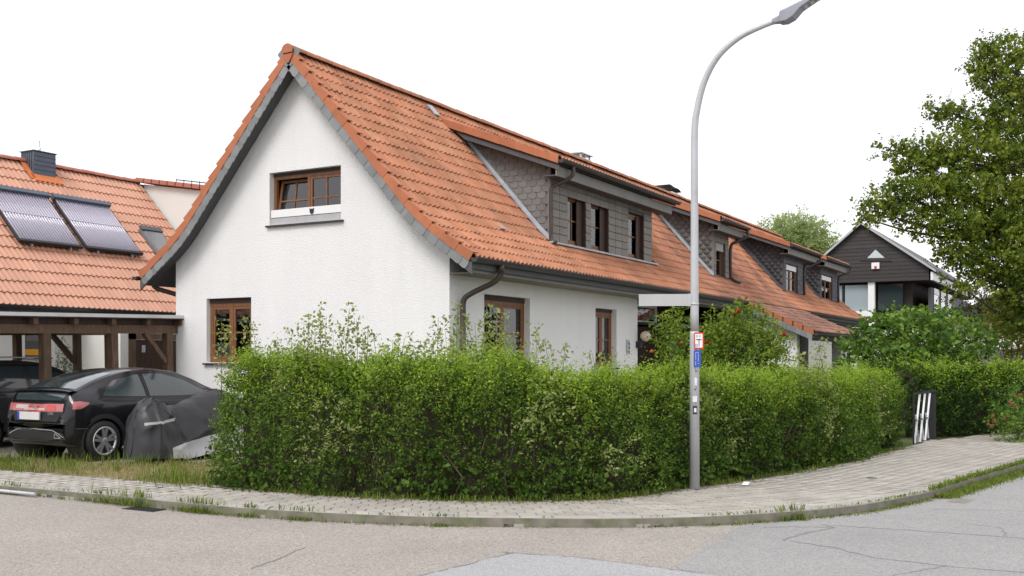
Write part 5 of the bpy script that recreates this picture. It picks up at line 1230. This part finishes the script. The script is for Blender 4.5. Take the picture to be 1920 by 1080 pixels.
def crown(clumps, per, nl, length, leaf, R_, flat=.75, droop=0.0, shell=.55):
    """sprigs through ellipsoid clumps: (centre, radius) -> pos, dir, len"""
    A, B, C = [], [], []
    for c, r_ in clumps:
        k = max(6, int(per * r_ ** 2)); d = nrm(R_.normal(size=(k, 3))); rr = (shell + (1 - shell) * R_.random(k)) ** .8
        rr *= 1 + .22 * np.sin(d[:, 0] * 5 + c[0]) * np.sin(d[:, 1] * 4 + c[1] * 2) + .15 * np.sin(d[:, 2] * 7 + c[2])
        pos = np.array(c) + d * (rr * r_)[:, None] * np.array([1, 1, flat]); dr = d * .8 + R_.normal(0, .35, (k, 3)); dr[:, 2] += .15 - droop
        A.append(pos); B.append(dr); C.append(R_.uniform(.6, 1.2, k) * length)
    return np.concatenate(A), np.concatenate(B), np.concatenate(C)

def bezier(a, b, c, n=6):
    a, b, c = map(np.array, (a, b, c)); return [tuple((1 - t) ** 2 * a + 2 * t * (1 - t) * b + t * t * c) for t in np.linspace(0, 1, n)]

def plant(name, label, cat, base, clumps, leafmat, leaf, per, nl=7, length=.3, trunk=.12, forks=None, seed=1, bark=None, flat=.75, droop=0, group=None, shell=.55, trunk_name='trunk', leaf_name='crown'):
    R_ = np.random.default_rng(seed); base = np.array(base, float); root = thing(name, label, cat, tuple(base), 0, group)
    cl = [(np.array(c) - base, r_) for c, r_ in clumps]; pos, dr, ln = crown(cl, per, nl, length, leaf, R_, flat, droop, shell)
    obj(leaf_name, leaf_mesh(leaf_name, *sprigs(pos, dr, nl, ln, leaf[0], leaf[1]), leafmat), None, root, kind='stuff')
    mb = MB(); forks = forks or [(0, 0, max(c[0][2] for c in cl) * .35)]
    fk = [np.array(f, float) for f in forks]; mb.tube(bezier((0, 0, 0), fk[0] * .5 + np.array((.02, .03, 0)), fk[0]), np.linspace(trunk, trunk * .7, 6), 9)
    for a, b in zip(fk[:-1], fk[1:]): mb.tube(bezier(a, (a + b) / 2 + R_.normal(0, .08, 3), b), np.linspace(trunk * .7, trunk * .4, 6), 8)
    for c, r_ in cl:
        f = min(fk, key=lambda q: np.linalg.norm(q - c) + (3 if q[2] > c[2] else 0)); mid = (f + c) / 2 + np.array((0, 0, -.12 * np.linalg.norm(c - f))) + R_.normal(0, .06, 3)
        mb.tube(bezier(f, mid, c), np.linspace(trunk * .28, trunk * .07, 6), 6)
        for _ in range(5):
            e = c + nrm(R_.normal(size=3)) * r_ * .8; mb.tube(bezier(c, (c + e) / 2 + R_.normal(0, .05, 3), e, 4), np.linspace(trunk * .07, trunk * .02, 4), 4)
    mb.build(trunk_name, bark or m_bark, root)
    return root

# maple saplings shooting out of the hedge
R2 = np.random.default_rng(11)
SAP = (('maple saplings in front of the lower gable window', ((415, 600, 13.4), (428, 615, 13.4), (462, 598, 13.2), (474, 612, 13.2))),
       ('single short maple shoot on the hedge just right of the lower gable window', ((520, 640, 12.6), (508, 652, 12.6))),
       ('tallest maple shoots on the hedge against the white gable', ((600, 575, 12.3), (580, 590, 12.2), (612, 592, 12.3), (590, 612, 12.1), (548, 620, 12.6), (560, 640, 12.4), (625, 628, 12.0), (570, 605, 12.4))),
       ('pointed pair of maple shoots on the hedge right of the tallest ones', ((655, 578, 12.1), (668, 600, 12.3), (645, 610, 12.2), (690, 612, 12.2), (700, 628, 12.2), (680, 640, 12.0))),
       ('low maple shoots on the hedge under the blank middle of the gable', ((735, 640, 12.1), (760, 630, 12.1), (722, 655, 12.0), (775, 655, 12.0))),
       ('maple shoots on the hedge at the house corner, left of the downpipe', ((822, 595, 12.2), (812, 625, 12.1), (795, 640, 12.1), (840, 648, 12.0), (835, 620, 12.2))),
       ('maple shoots rising in front of the wall downpipe', ((858, 570, 12.4), (874, 590, 12.3), (890, 605, 12.3), (866, 625, 12.2), (850, 600, 12.3), (880, 640, 12.2))),
       ('maple shoots rising in front of the wide side window', ((922, 575, 12.6), (945, 590, 12.5), (905, 628, 12.2), (960, 625, 12.4), (932, 612, 12.4), (975, 645, 12.4), (912, 600, 12.4))),
       ('maple shoots on the hedge between the two side windows', ((1005, 612, 12.7), (1022, 640, 12.5), (1060, 655, 12.5))),
       ('low maple shoots on the hedge below the narrow side window', ((1110, 662, 12.6), (1140, 668, 12.6))),
       ('maple shoots on the hedge right of the red rose bush', ((1530, 650, 14.8), (1545, 640, 14.8), (1515, 662, 14.8), (1500, 668, 14.6))))
for lab, shoots in SAP:
    f0 = spot(shoots[0][0], 680, shoots[0][2] + .45); f0[2] = 1.1
    rt = thing('maple_sapling', lab, 'sapling', tuple(f0), 0, 'maple saplings growing out of the hedge')
    for (px, py, Y) in shoots:
        top = spot(px, py, Y + .35); foot = spot(px + R2.normal(0, 10), 680, Y + .45); foot[2] = 1.15
        ln = np.linalg.norm(top - foot); pts = bezier(foot, (foot + top) / 2 + R2.normal(0, .03, 3), top, 8)
        q = [tuple(np.array(p) - f0) for p in pts]; MB().tube(q, np.linspace(.006, .002, 8), 5).build('stem', m_twig, rt)
        pp, dd = [], []
        for t in np.arange(.15, 1.02, .05 / max(ln, .3) * 1.25):
            i = min(6, int(t * 7)); p = np.array(q[i]) * (1 - (t * 7 - i)) + np.array(q[i + 1]) * (t * 7 - i); a = R2.uniform(0, 6.28)
            for k in (0, math.pi):
                dd_ = np.array((math.cos(a + k), math.sin(a + k), .3)); pp.append(p + dd_ * .02); dd.append(dd_)
        pp, dd = np.array(pp), np.array(dd); sp_ = sprigs(pp, dd, 4, np.full(len(pp), .07), .052, .032, spread=.6)
        obj('leaves', leaf_mesh('leaves', *sp_, g_sap), None, rt, kind='stuff')

# rose bush behind the hedge
def ellipse_clumps(x, y, Y, rx, ry, n, r_, R_, dy=.5): return [(spot(x + R_.uniform(-1, 1) * rx, y + R_.uniform(-1, 1) * ry, Y + R_.uniform(-dy, dy)), r_ * R_.uniform(.75, 1.2)) for _ in range(n)]
Rr = np.random.default_rng(21)
cl = [(spot(x, y, Y), r_) for x, y, Y, r_ in ((1355, 625, 17, .30), (1385, 605, 17.2, .26), (1410, 620, 17, .34), (1440, 640, 17, .28), (1455, 660, 16.8, .24), (1400, 660, 16.8, .36), (1360, 665, 16.8, .32), (1335, 650, 17, .26), (1430, 680, 16.6, .30), (1372, 640, 17.4, .3), (1340, 690, 16.8, .3), (1320, 680, 16.8, .2))]
rb = plant('rose_bush', 'leafy rose bush with red blooms rising behind the hedge right of the lamp', 'bush', (*spot(1395, 700, 17)[:2], .09), cl, g_rose, (.055, .038), 1700, 6, .16, .035, seed=5, trunk_name='stems', leaf_name='foliage', flat=1.0)
m_rose = M('red_rose', (.55, .012, .03), .6, .2, 30)
bs = np.array(rb.location)
def bloom(p, r_, mat, par, b):
    mb = MB(); Rb = np.random.default_rng(int(abs(p[0] * 1000)) % 9999)
    for ring_, n, tl in ((.25, 4, 1.2), (.6, 6, .8), (1.0, 8, .4)):
        for k in range(n):
            a = 2 * math.pi * k / n + ring_ * 2; d = np.array((math.cos(a), math.sin(a), 0)); s_ = np.array((-math.sin(a), math.cos(a), 0)); up = np.array((0, 0, 1)); c = np.array(p) - b
            mb.add([c, c + d * r_ * ring_ * .7 + s_ * r_ * .35 + up * r_ * tl * .5, c + d * r_ * ring_ + up * r_ * tl, c + d * r_ * ring_ * .7 - s_ * r_ * .35 + up * r_ * tl * .5], [(0, 1, 2, 3)], True)
    return mb.build('bloom', mat, par)
for x, y in ((1384, 587), (1470, 630), (1330, 648), (1325, 645), (1376, 592)): bloom(spot(x, y, 16.75), .06, m_rose, rb, bs)
cl = [(spot(x, y, Y), r_) for x, y, Y, r_ in ((1275, 600, 16, .20), (1262, 625, 16, .2), (1285, 640, 15.8, .24), (1250, 650, 15.8, .18), (1280, 670, 15.6, .28), (1240, 610, 16.2, .10), (1300, 665, 15.8, .2), (1255, 680, 15.6, .2))]
rb2 = plant('climbing_rose', 'loose climbing rose between the entrance and the lamp pole', 'bush', (*spot(1275, 700, 15.8)[:2], .09), cl, g_rose, (.052, .036), 1200, 6, .15, .02, seed=6, trunk_name='stems', leaf_name='foliage', flat=1.0)
bs2 = np.array(rb2.location); m_rose2 = M('orange_rose', (.62, .20, .10), .6, .2, 30)
for x, y in ((1222, 662), (1278, 646)): bloom(spot(x, y, 15.6), .05, m_rose2, rb2, bs2)
# broad leaved shrub right of the terrace
cl = [(spot(x, y, Y), r_) for x, y, Y, r_ in ((1645, 635, 24, .42), (1685, 618, 24.4, .45), (1730, 622, 24, .5), (1770, 618, 24.5, .42), (1800, 635, 24, .45), (1660, 650, 23.6, .6), (1710, 650, 23.4, .6), (1760, 650, 23.5, .6), (1810, 650, 24, .5), (1625, 640, 24, .4), (1640, 690, 23.2, .55), (1700, 690, 23, .6), (1760, 690, 23.2, .55), (1830, 640, 24.2, .35), (1755, 598, 25, .22), (1700, 602, 25, .2), (1600, 670, 23.6, .3), (1730, 625, 23.2, .5))]
plant('broadleaf_shrub', 'big broad leaved shrub in front of the dark clad house', 'shrub', (*spot(1720, 700, 24)[:2], .09), cl, g_shrub, (.13, .095), 260, 6, .30, .06, forks=[(0, 0, .9), (.1, .2, 1.6)], seed=8, flat=.9)
# maple tree at the right edge
cl = [(spot(x, y, Y), r_) for x, y, Y, r_ in (
    (1870, 95, 28, .55), (1845, 110, 28, .40), (1905, 130, 28, .75), (1860, 150, 27.6, .50), (1835, 130, 28, .3), (1930, 90, 28.5, .6), (1960, 180, 28, 1.0), (1890, 190, 27.6, .6),
    (1765, 205, 27.4, .38), (1790, 225, 27.4, .42), (1840, 215, 27.5, .40), (1880, 235, 27.5, .65), (1920, 260, 27.5, .9), (1825, 245, 27.2, .45),
    (1668, 280, 26.6, .30), (1700, 290, 26.6, .40), (1740, 285, 26.8, .55), (1790, 280, 26.8, .65), (1840, 290, 27, .75), (1900, 310, 27, .9), (1715, 320, 26.6, .5), (1765, 325, 26.6, .65),
    (1640, 395, 26, .38), (1625, 410, 26, .25), (1665, 370, 26, .45), (1700, 365, 26.2, .6), (1750, 370, 26.2, .7), (1810, 360, 26.4, .8), (1870, 370, 26.5, .9), (1930, 380, 26.6, 1.0),
    (1685, 412, 25.8, .35), (1735, 425, 26, .45), (1790, 420, 26, .7), (1850, 430, 26.2, .8), (1910, 440, 26.4, .9), (1785, 478, 25.8, .4), (1815, 475, 26, .6), (1870, 490, 26, .75), (1930, 500, 26.2, .9),
    (1795, 530, 25.8, .3), (1838, 520, 26, .3), (1885, 540, 26, .45), (1930, 560, 26.2, .8), (1905, 600, 26.4, .5), (1960, 620, 26.6, .8), (2010, 300, 28, 1.4), (2010, 480, 28, 1.4), (2080, 400, 28, 1.4), (2000, 170, 28.5, 1.1), (1985, 90, 28.6, .8))]
tb = spot(1975, 760, 27.6); tb[2] = .05
plant('maple_tree', 'large green maple tree reaching in from the right edge', 'tree', tb, cl, g_maple, (.092, .078), 300, 9, .34, .22, forks=[(0, 0, 2.2), (-.3, .3, 3.6), (-.6, .4, 5.0), (-.5, .3, 6.6), (-.4, .2, 7.8)], seed=9, flat=.50, shell=.3)
# pale tree far beyond the roofs
cl = [(spot(x, y, 78), r_) for x, y, r_ in ((1450, 445, 1.2), (1470, 432, 1.4), (1495, 428, 1.5), (1515, 438, 1.3), (1530, 455, 1.1), (1500, 455, 1.8), (1470, 465, 1.6), (1540, 470, 1.0), (1450, 470, 1.5), (1520, 480, 1.8), (1480, 490, 2.2), (1560, 490, 1.2))]
plant('willow_tree', 'pale green tree rising behind the far end of the orange roof', 'tree', (*spot(1495, 600, 78)[:2], 0), cl, g_willow, (.24, .11), 110, 7, .8, .3, seed=12, forks=[(0, 0, 4), (0, 0, 7)], droop=.5)
# golden shrub and dark conifers behind the garages
cl = [(spot(x, y, 31), r_) for x, y, r_ in ((1880, 605, .5), (1900, 620, .6), (1870, 630, .5), (1910, 640, .5), (1890, 650, .4), (1930, 615, .7))]
plant('golden_shrub', 'yellow green shrub above the grey garage roof at the right edge', 'shrub', (*spot(1895, 690, 31)[:2], .05), cl, g_yel, (.10, .07), 190, 6, .3, .05, seed=13)
cl = [(spot(x, y, 36), r_) for x, y, r_ in ((1820, 590, 1.0), (1850, 610, .9), (1800, 610, .8), (1840, 570, .7), (1870, 590, .8))]
plant('brown_leaved_bush', 'dark brown green bush behind the golden shrub', 'bush', (*spot(1830, 690, 36)[:2], .05), cl, LEAF('brown_green_leaf', [(.035, .035, .012), (.06, .06, .016), (.09, .085, .02)]), (.12, .08), 90, 6, .35, .06, seed=14)
# flowering bush at the end of the pavement
cl = [(spot(x, y, Y), r_) for x, y, Y, r_ in ((1880, 780, 20.5, .30), (1900, 760, 20.8, .30), (1920, 750, 21, .4), (1910, 790, 20.2, .35), (1880, 805, 20.2, .22), (1940, 780, 20.2, .5), (1900, 810, 20, .25), (1930, 815, 19.8, .3), (1865, 795, 20.6, .18), (1950, 740, 21, .5))]
fb_ = plant('flowering_bush', 'low bush with pinkish red flowers at the right end of the pavement', 'bush', (*spot(1910, 825, 20.4)[:2], .09), cl, g_shrub, (.06, .038), 480, 6, .16, .03, seed=15, trunk_name='stems', leaf_name='foliage', flat=1.0)
bb_ = np.array(fb_.location); m_pink = M('coral_flower', (.55, .12, .13), .6, .2, 30)
for x, y in ((1893, 756), (1902, 763), (1862, 782), (1853, 797), (1860, 800), (1866, 792), (1905, 745), (1884, 786), (1897, 760), (1915, 742)): bloom(spot(x, y, 20.0), .042, m_pink, fb_, bb_)
# small conifers in front of the white wall under the carport
for i, (x, y, lb) in enumerate(((118, 650, 'pointed little conifer against the white wall, seen beyond the carport post'), (138, 662, 'shorter conifer tuft beside the pointed one beyond the carport post'))):
    cl = [(spot(x + dx, y + dy, 24), r_) for dx, dy, r_ in ((0, 0, .10), (2, 14, .14), (-3, 28, .18), (2, 44, .2))]
    plant('dwarf_conifer', lb, 'conifer', (*spot(x, 740, 24)[:2], .09), cl, g_dark, (.05, .014), 900, 9, .10, .025, seed=30 + i, flat=1.3, group='dwarf conifers by the white wall')

# second hedge, gate, bin post
a, b, c = spot(1738, 826, 20.9), spot(1800, 818, 21.6), spot(1990, 815, 22.6)
hedge('hedge', 'clipped dark green hedge across the end of the pavement behind the gate', [tuple(a[:2]), tuple(b[:2]), tuple(c[:2])], [1.34, 1.36, 1.36], 1.2, 260, (g_dark, g_new), leaf=(.055, .03), seed=17, lump=.06, newtop=.15)
gp_ = thing('lattice_gate', 'white metal lattice garden gate standing open at the end of the hedge', 'gate', (5.35, -6.75, .09), R(-4))
m_bar = M('white_gate_paint', (.70, .71, .74), .35, .15, 6)
for k in range(3): MB().beam((.08 + k * .44, 0, .03), (.08 + k * .44 + .42, 0, .93), .012, .034, (0, 1, 0)).build('diagonal_bar', m_bar, gp_)
for k in range(3): MB().beam((.10 + k * .44 + .36, .02, .05), (.10 + k * .44 + .16, .02, .55), .012, .028, (0, 1, 0)).build('cross_bar', m_bar, gp_)
for z in (.02, .46, .95): MB().box(0, 1.45, -.008, .012, z - .010, z + .010).build('rail', m_iron, gp_)
for x in (0, 1.45): MB().box(x - .012, x + .012, -.01, .015, 0, .97).build('frame_post', m_iron, gp_)
t = thing('gate_post', 'dark post with a flat top beside the white lattice gate', 'post', (6.95, -6.82, .09)); MB().box(-.05, .05, -.10, .10, 0, .94).build('shaft', m_iron, t); MB().box(-.08, .08, -.13, .13, .94, .98).build('cap', m_black, t)
t = thing('paper_scrap', 'scrap of white paper on the paving beside the hedge, right of the lamp', 'litter', (*spot(1402, 912, 12.95)[:2], .11)); MB().grid([[(.05 * i, .04 * j, .012 + .015 * ((i * 7 + j * 3) % 3)) for j in range(3)] for i in range(3)], False).build('paper', m_white, t)

# ------------------------------------------------------------------ dark clad house behind on the right
UH = 40.0
hd_ = thing('gabled_house', 'house with a dark board clad gable over wide glazing, behind the maple', 'house', (UH, 0, 0))
gl_, gr_, ap, zb, za, ze = 4.3, -2.30, .90, 5.62, 8.62, 6.35
m_clad = M('dark_cladding', (.040, .034, .033), .65, .15, 5, rand=.18, stretch=(.5, .5, 8)); m_roofedge = M('pale_roof_edge', (.42, .43, .45), .5, .1)
mb = MB(); mb.prism([(0, gl_, zb), (0, gr_, zb), (0, gr_, ze), (0, ap, za - .1), (0, gl_, ze - .6)], (20, 0, 0)); mb.build('upper_storey', m_dkbrown, hd_)
nb = 15; hgt = (za - .12 - zb) / nb
for k in range(nb):
    z0_, z1_ = zb + k * hgt, zb + (k + 1) * hgt - .012
    def lim(z): 
        R_l = gr_ if z < ze else gr_ + (ap - gr_) * (z - ze) / (za - .1 - ze); zl = ze - .6; L_l = gl_ if z < zl else gl_ + (ap - gl_) * (z - zl) / (za - .1 - zl); return R_l, L_l
    (r0, l0), (r1, l1) = lim(z0_), lim(z1_)
    if l1 - r1 < .05: continue
    MB().prism([(-.03, l0, z0_), (-.03, r0, z0_), (-.015, r1, z1_), (-.015, l1, z1_)], (.012, 0, 0)).build('board', m_clad, hd_)
mb = MB(); tv = [(-.07, .98, 6.72), (-.07, -.55, 6.62), (-.07, .22, 7.42)]; mb.prism(tv, (.05, 0, 0)); tw_ = mb.build('gable_window', m_clad, hd_); MB().prism([(-.085, .62, 6.83), (-.085, -.22, 6.80), (-.085, .22, 7.24)], (.012, 0, 0)).build('pane', M('bright_glass', (.5, .55, .58), .05, .02, spec=.8), tw_)
for sd, (y0, z0_) in ((-1, (gr_ - .35, ze - .28)), (1, (gl_ + .2, ze - .75))):
    MB().prism([(-.25, ap, za + .05), (-.25, y0, z0_), (-.25, y0, z0_ - .09), (-.25, ap, za - .05)], (21, 0, 0)).build('roof_slope', M('dark_roof_sheet', (.12, .115, .115), .8, .15, 2), hd_)
    MB().prism([(-.28, ap, za + .07), (-.28, y0, z0_ + .02), (-.28, y0, z0_ - .10), (-.28, ap, za - .06)], (.03, 0, 0)).build('verge_trim', m_roofedge, hd_)
MB().box(-.15, 20, gr_ - .22, gr_ - .10, ze - .75, ze - .35).build('eave_board', m_white, hd_)
# glazed storey set back under the gable
mb = MB(); mb.box(.9, 19, gr_ + .9, gl_, 3.4, zb - .01); mb.build('core', m_dkbrown, hd_)
for y0, y1 in ((gl_, 1.9), (1.82, .60)): f_ = MB().box(.28, .34, min(y0, y1) + .02, max(y0, y1) - .02, 4.2, 5.5).build('window', M('sky_glass', (.30, .36, .40), .04, .05, 1, spec=1.0, coat=1), hd_); MB().box(.25, .37, min(y0, y1) - .04, min(y0, y1) + .04, 4.15, 5.55).build('mullion', m_iron, f_); MB().box(.40, .42, min(y0, y1) + .1, max(y0, y1) - .1, 4.2, 4.8).build('curtain', m_curtain, f_)
f_ = MB().box(.5, .56, -1.0, .2, 4.2, 5.5).build('window', m_carglass, hd_)
MB().box(.1, .4, .30, .62, 3.4, zb - .005).build('column', m_white, hd_)
MB().box(.15, .3, .62, gl_, 3.3, 4.18).build('parapet', m_white, hd_)
mb = MB(); mb.box(.9, 19, gr_, gr_ + .15, 3.2, 5.3); mb.build('side_wall', m_soffit, hd_)
for x in (1.6, 4.2, 7.0): f_ = MB().box(x, x + 1.6, gr_ - .03, gr_ - .005, 4.0, 5.25).build('window', m_carglass, hd_); MB().box(x - .08, x + 1.68, gr_ - .06, gr_ - .03, 5.0, 5.3).build('blind_box', m_white, f_)
MB().box(.9, 19, gr_, gl_, 0, 3.2).build('ground_storey', m_stucco2, hd_)
al = thing('alarm_box', 'white alarm box with a red lamp on the dark gable', 'alarm', (UH - .06, .22, 6.42)); MB().box(-.06, .0, -.19, .19, -.16, .16).build('case', m_white, al); MB().box(-.09, -.062, -.07, .05, -.14, -.02).build('lamp', m_red, al)
# low garages at the right
ga = thing('garage_row', 'low grey concrete garage with flat roof at the right edge behind the hedge', 'garage', tuple(spot(1890, 700, 33) * np.array((1, 1, 0))), R(-30))
MB().box(-1.0, 4, -2.4, .55, 0, 1.55).build('wall', m_stucco2, ga); MB().box(-1.1, 4.1, -2.5, .72, 1.55, 2.0).build('roof_slab', m_concrete, ga); MB().prism([(-1.6, -.5, 1.52), (-1.6, -2.5, 1.52), (-1.15, -2.2, 2.0), (-1.15, -.3, 2.0)], (.25, 0, -.1)).build('canopy', M('grey_shingle', (.20, .20, .19), .9, .2, 8), ga)
hw = thing('rendered_house', 'pale rendered house half hidden behind shrubs at the right edge', 'house', tuple(spot(1900, 690, 48) * np.array((1, 1, 0))), 0)
MB().box(0, 8, -4.0, 2.6, 0, 3.6).build('wall', m_stucco2, hw); MB().prism([(-.4, 2.9, 3.5), (-.4, -.7, 5.6), (-.4, -4.3, 3.5)], (8.8, 0, 0)).build('roof', m_slate_dk, hw)

# dead leaves and crumbs of soil blown against the foot of the hedge and the kerb
RL = np.random.default_rng(77); pp = []
for _ in range(900):
    i = RL.integers(1, len(HEDGE) - 1); a, b = np.array(HEDGE[i]), np.array(HEDGE[i + 1] if i + 1 < len(HEDGE) else HEDGE[i]); p = a + (b - a) * RL.random() + np.array((-.12, -.12)) * abs(RL.normal(0, 1.1)); pp.append((*p, .113))
for _ in range(350):
    i = RL.integers(int(len(fine) * .42), int(len(fine) * .62)); p = fine[i] + nf[i] * RL.normal(-.05, .05); pp.append((*p, .010 if RL.random() < .8 else .115))
pp = np.array([p for p in pp if p[2] < .05 or inside(walk_poly, p[0], p[1])]); k = len(pp)
obj('leaf_litter', leaf_mesh('leaf_litter', pp, np.c_[RL.normal(size=(k, 2)), RL.normal(0, .1, k)], np.tile((0.0, 0, 1), (k, 1)) + RL.normal(0, .25, (k, 3)), RL.uniform(.015, .045, k), RL.uniform(.01, .028, k), LEAF('dead_leaf', [(.10, .065, .03), (.20, .14, .06), (.30, .24, .10)], .2)), None, None, 'scattered dead leaves along the foot of the hedge and the kerb', 'leaves', kind='stuff')
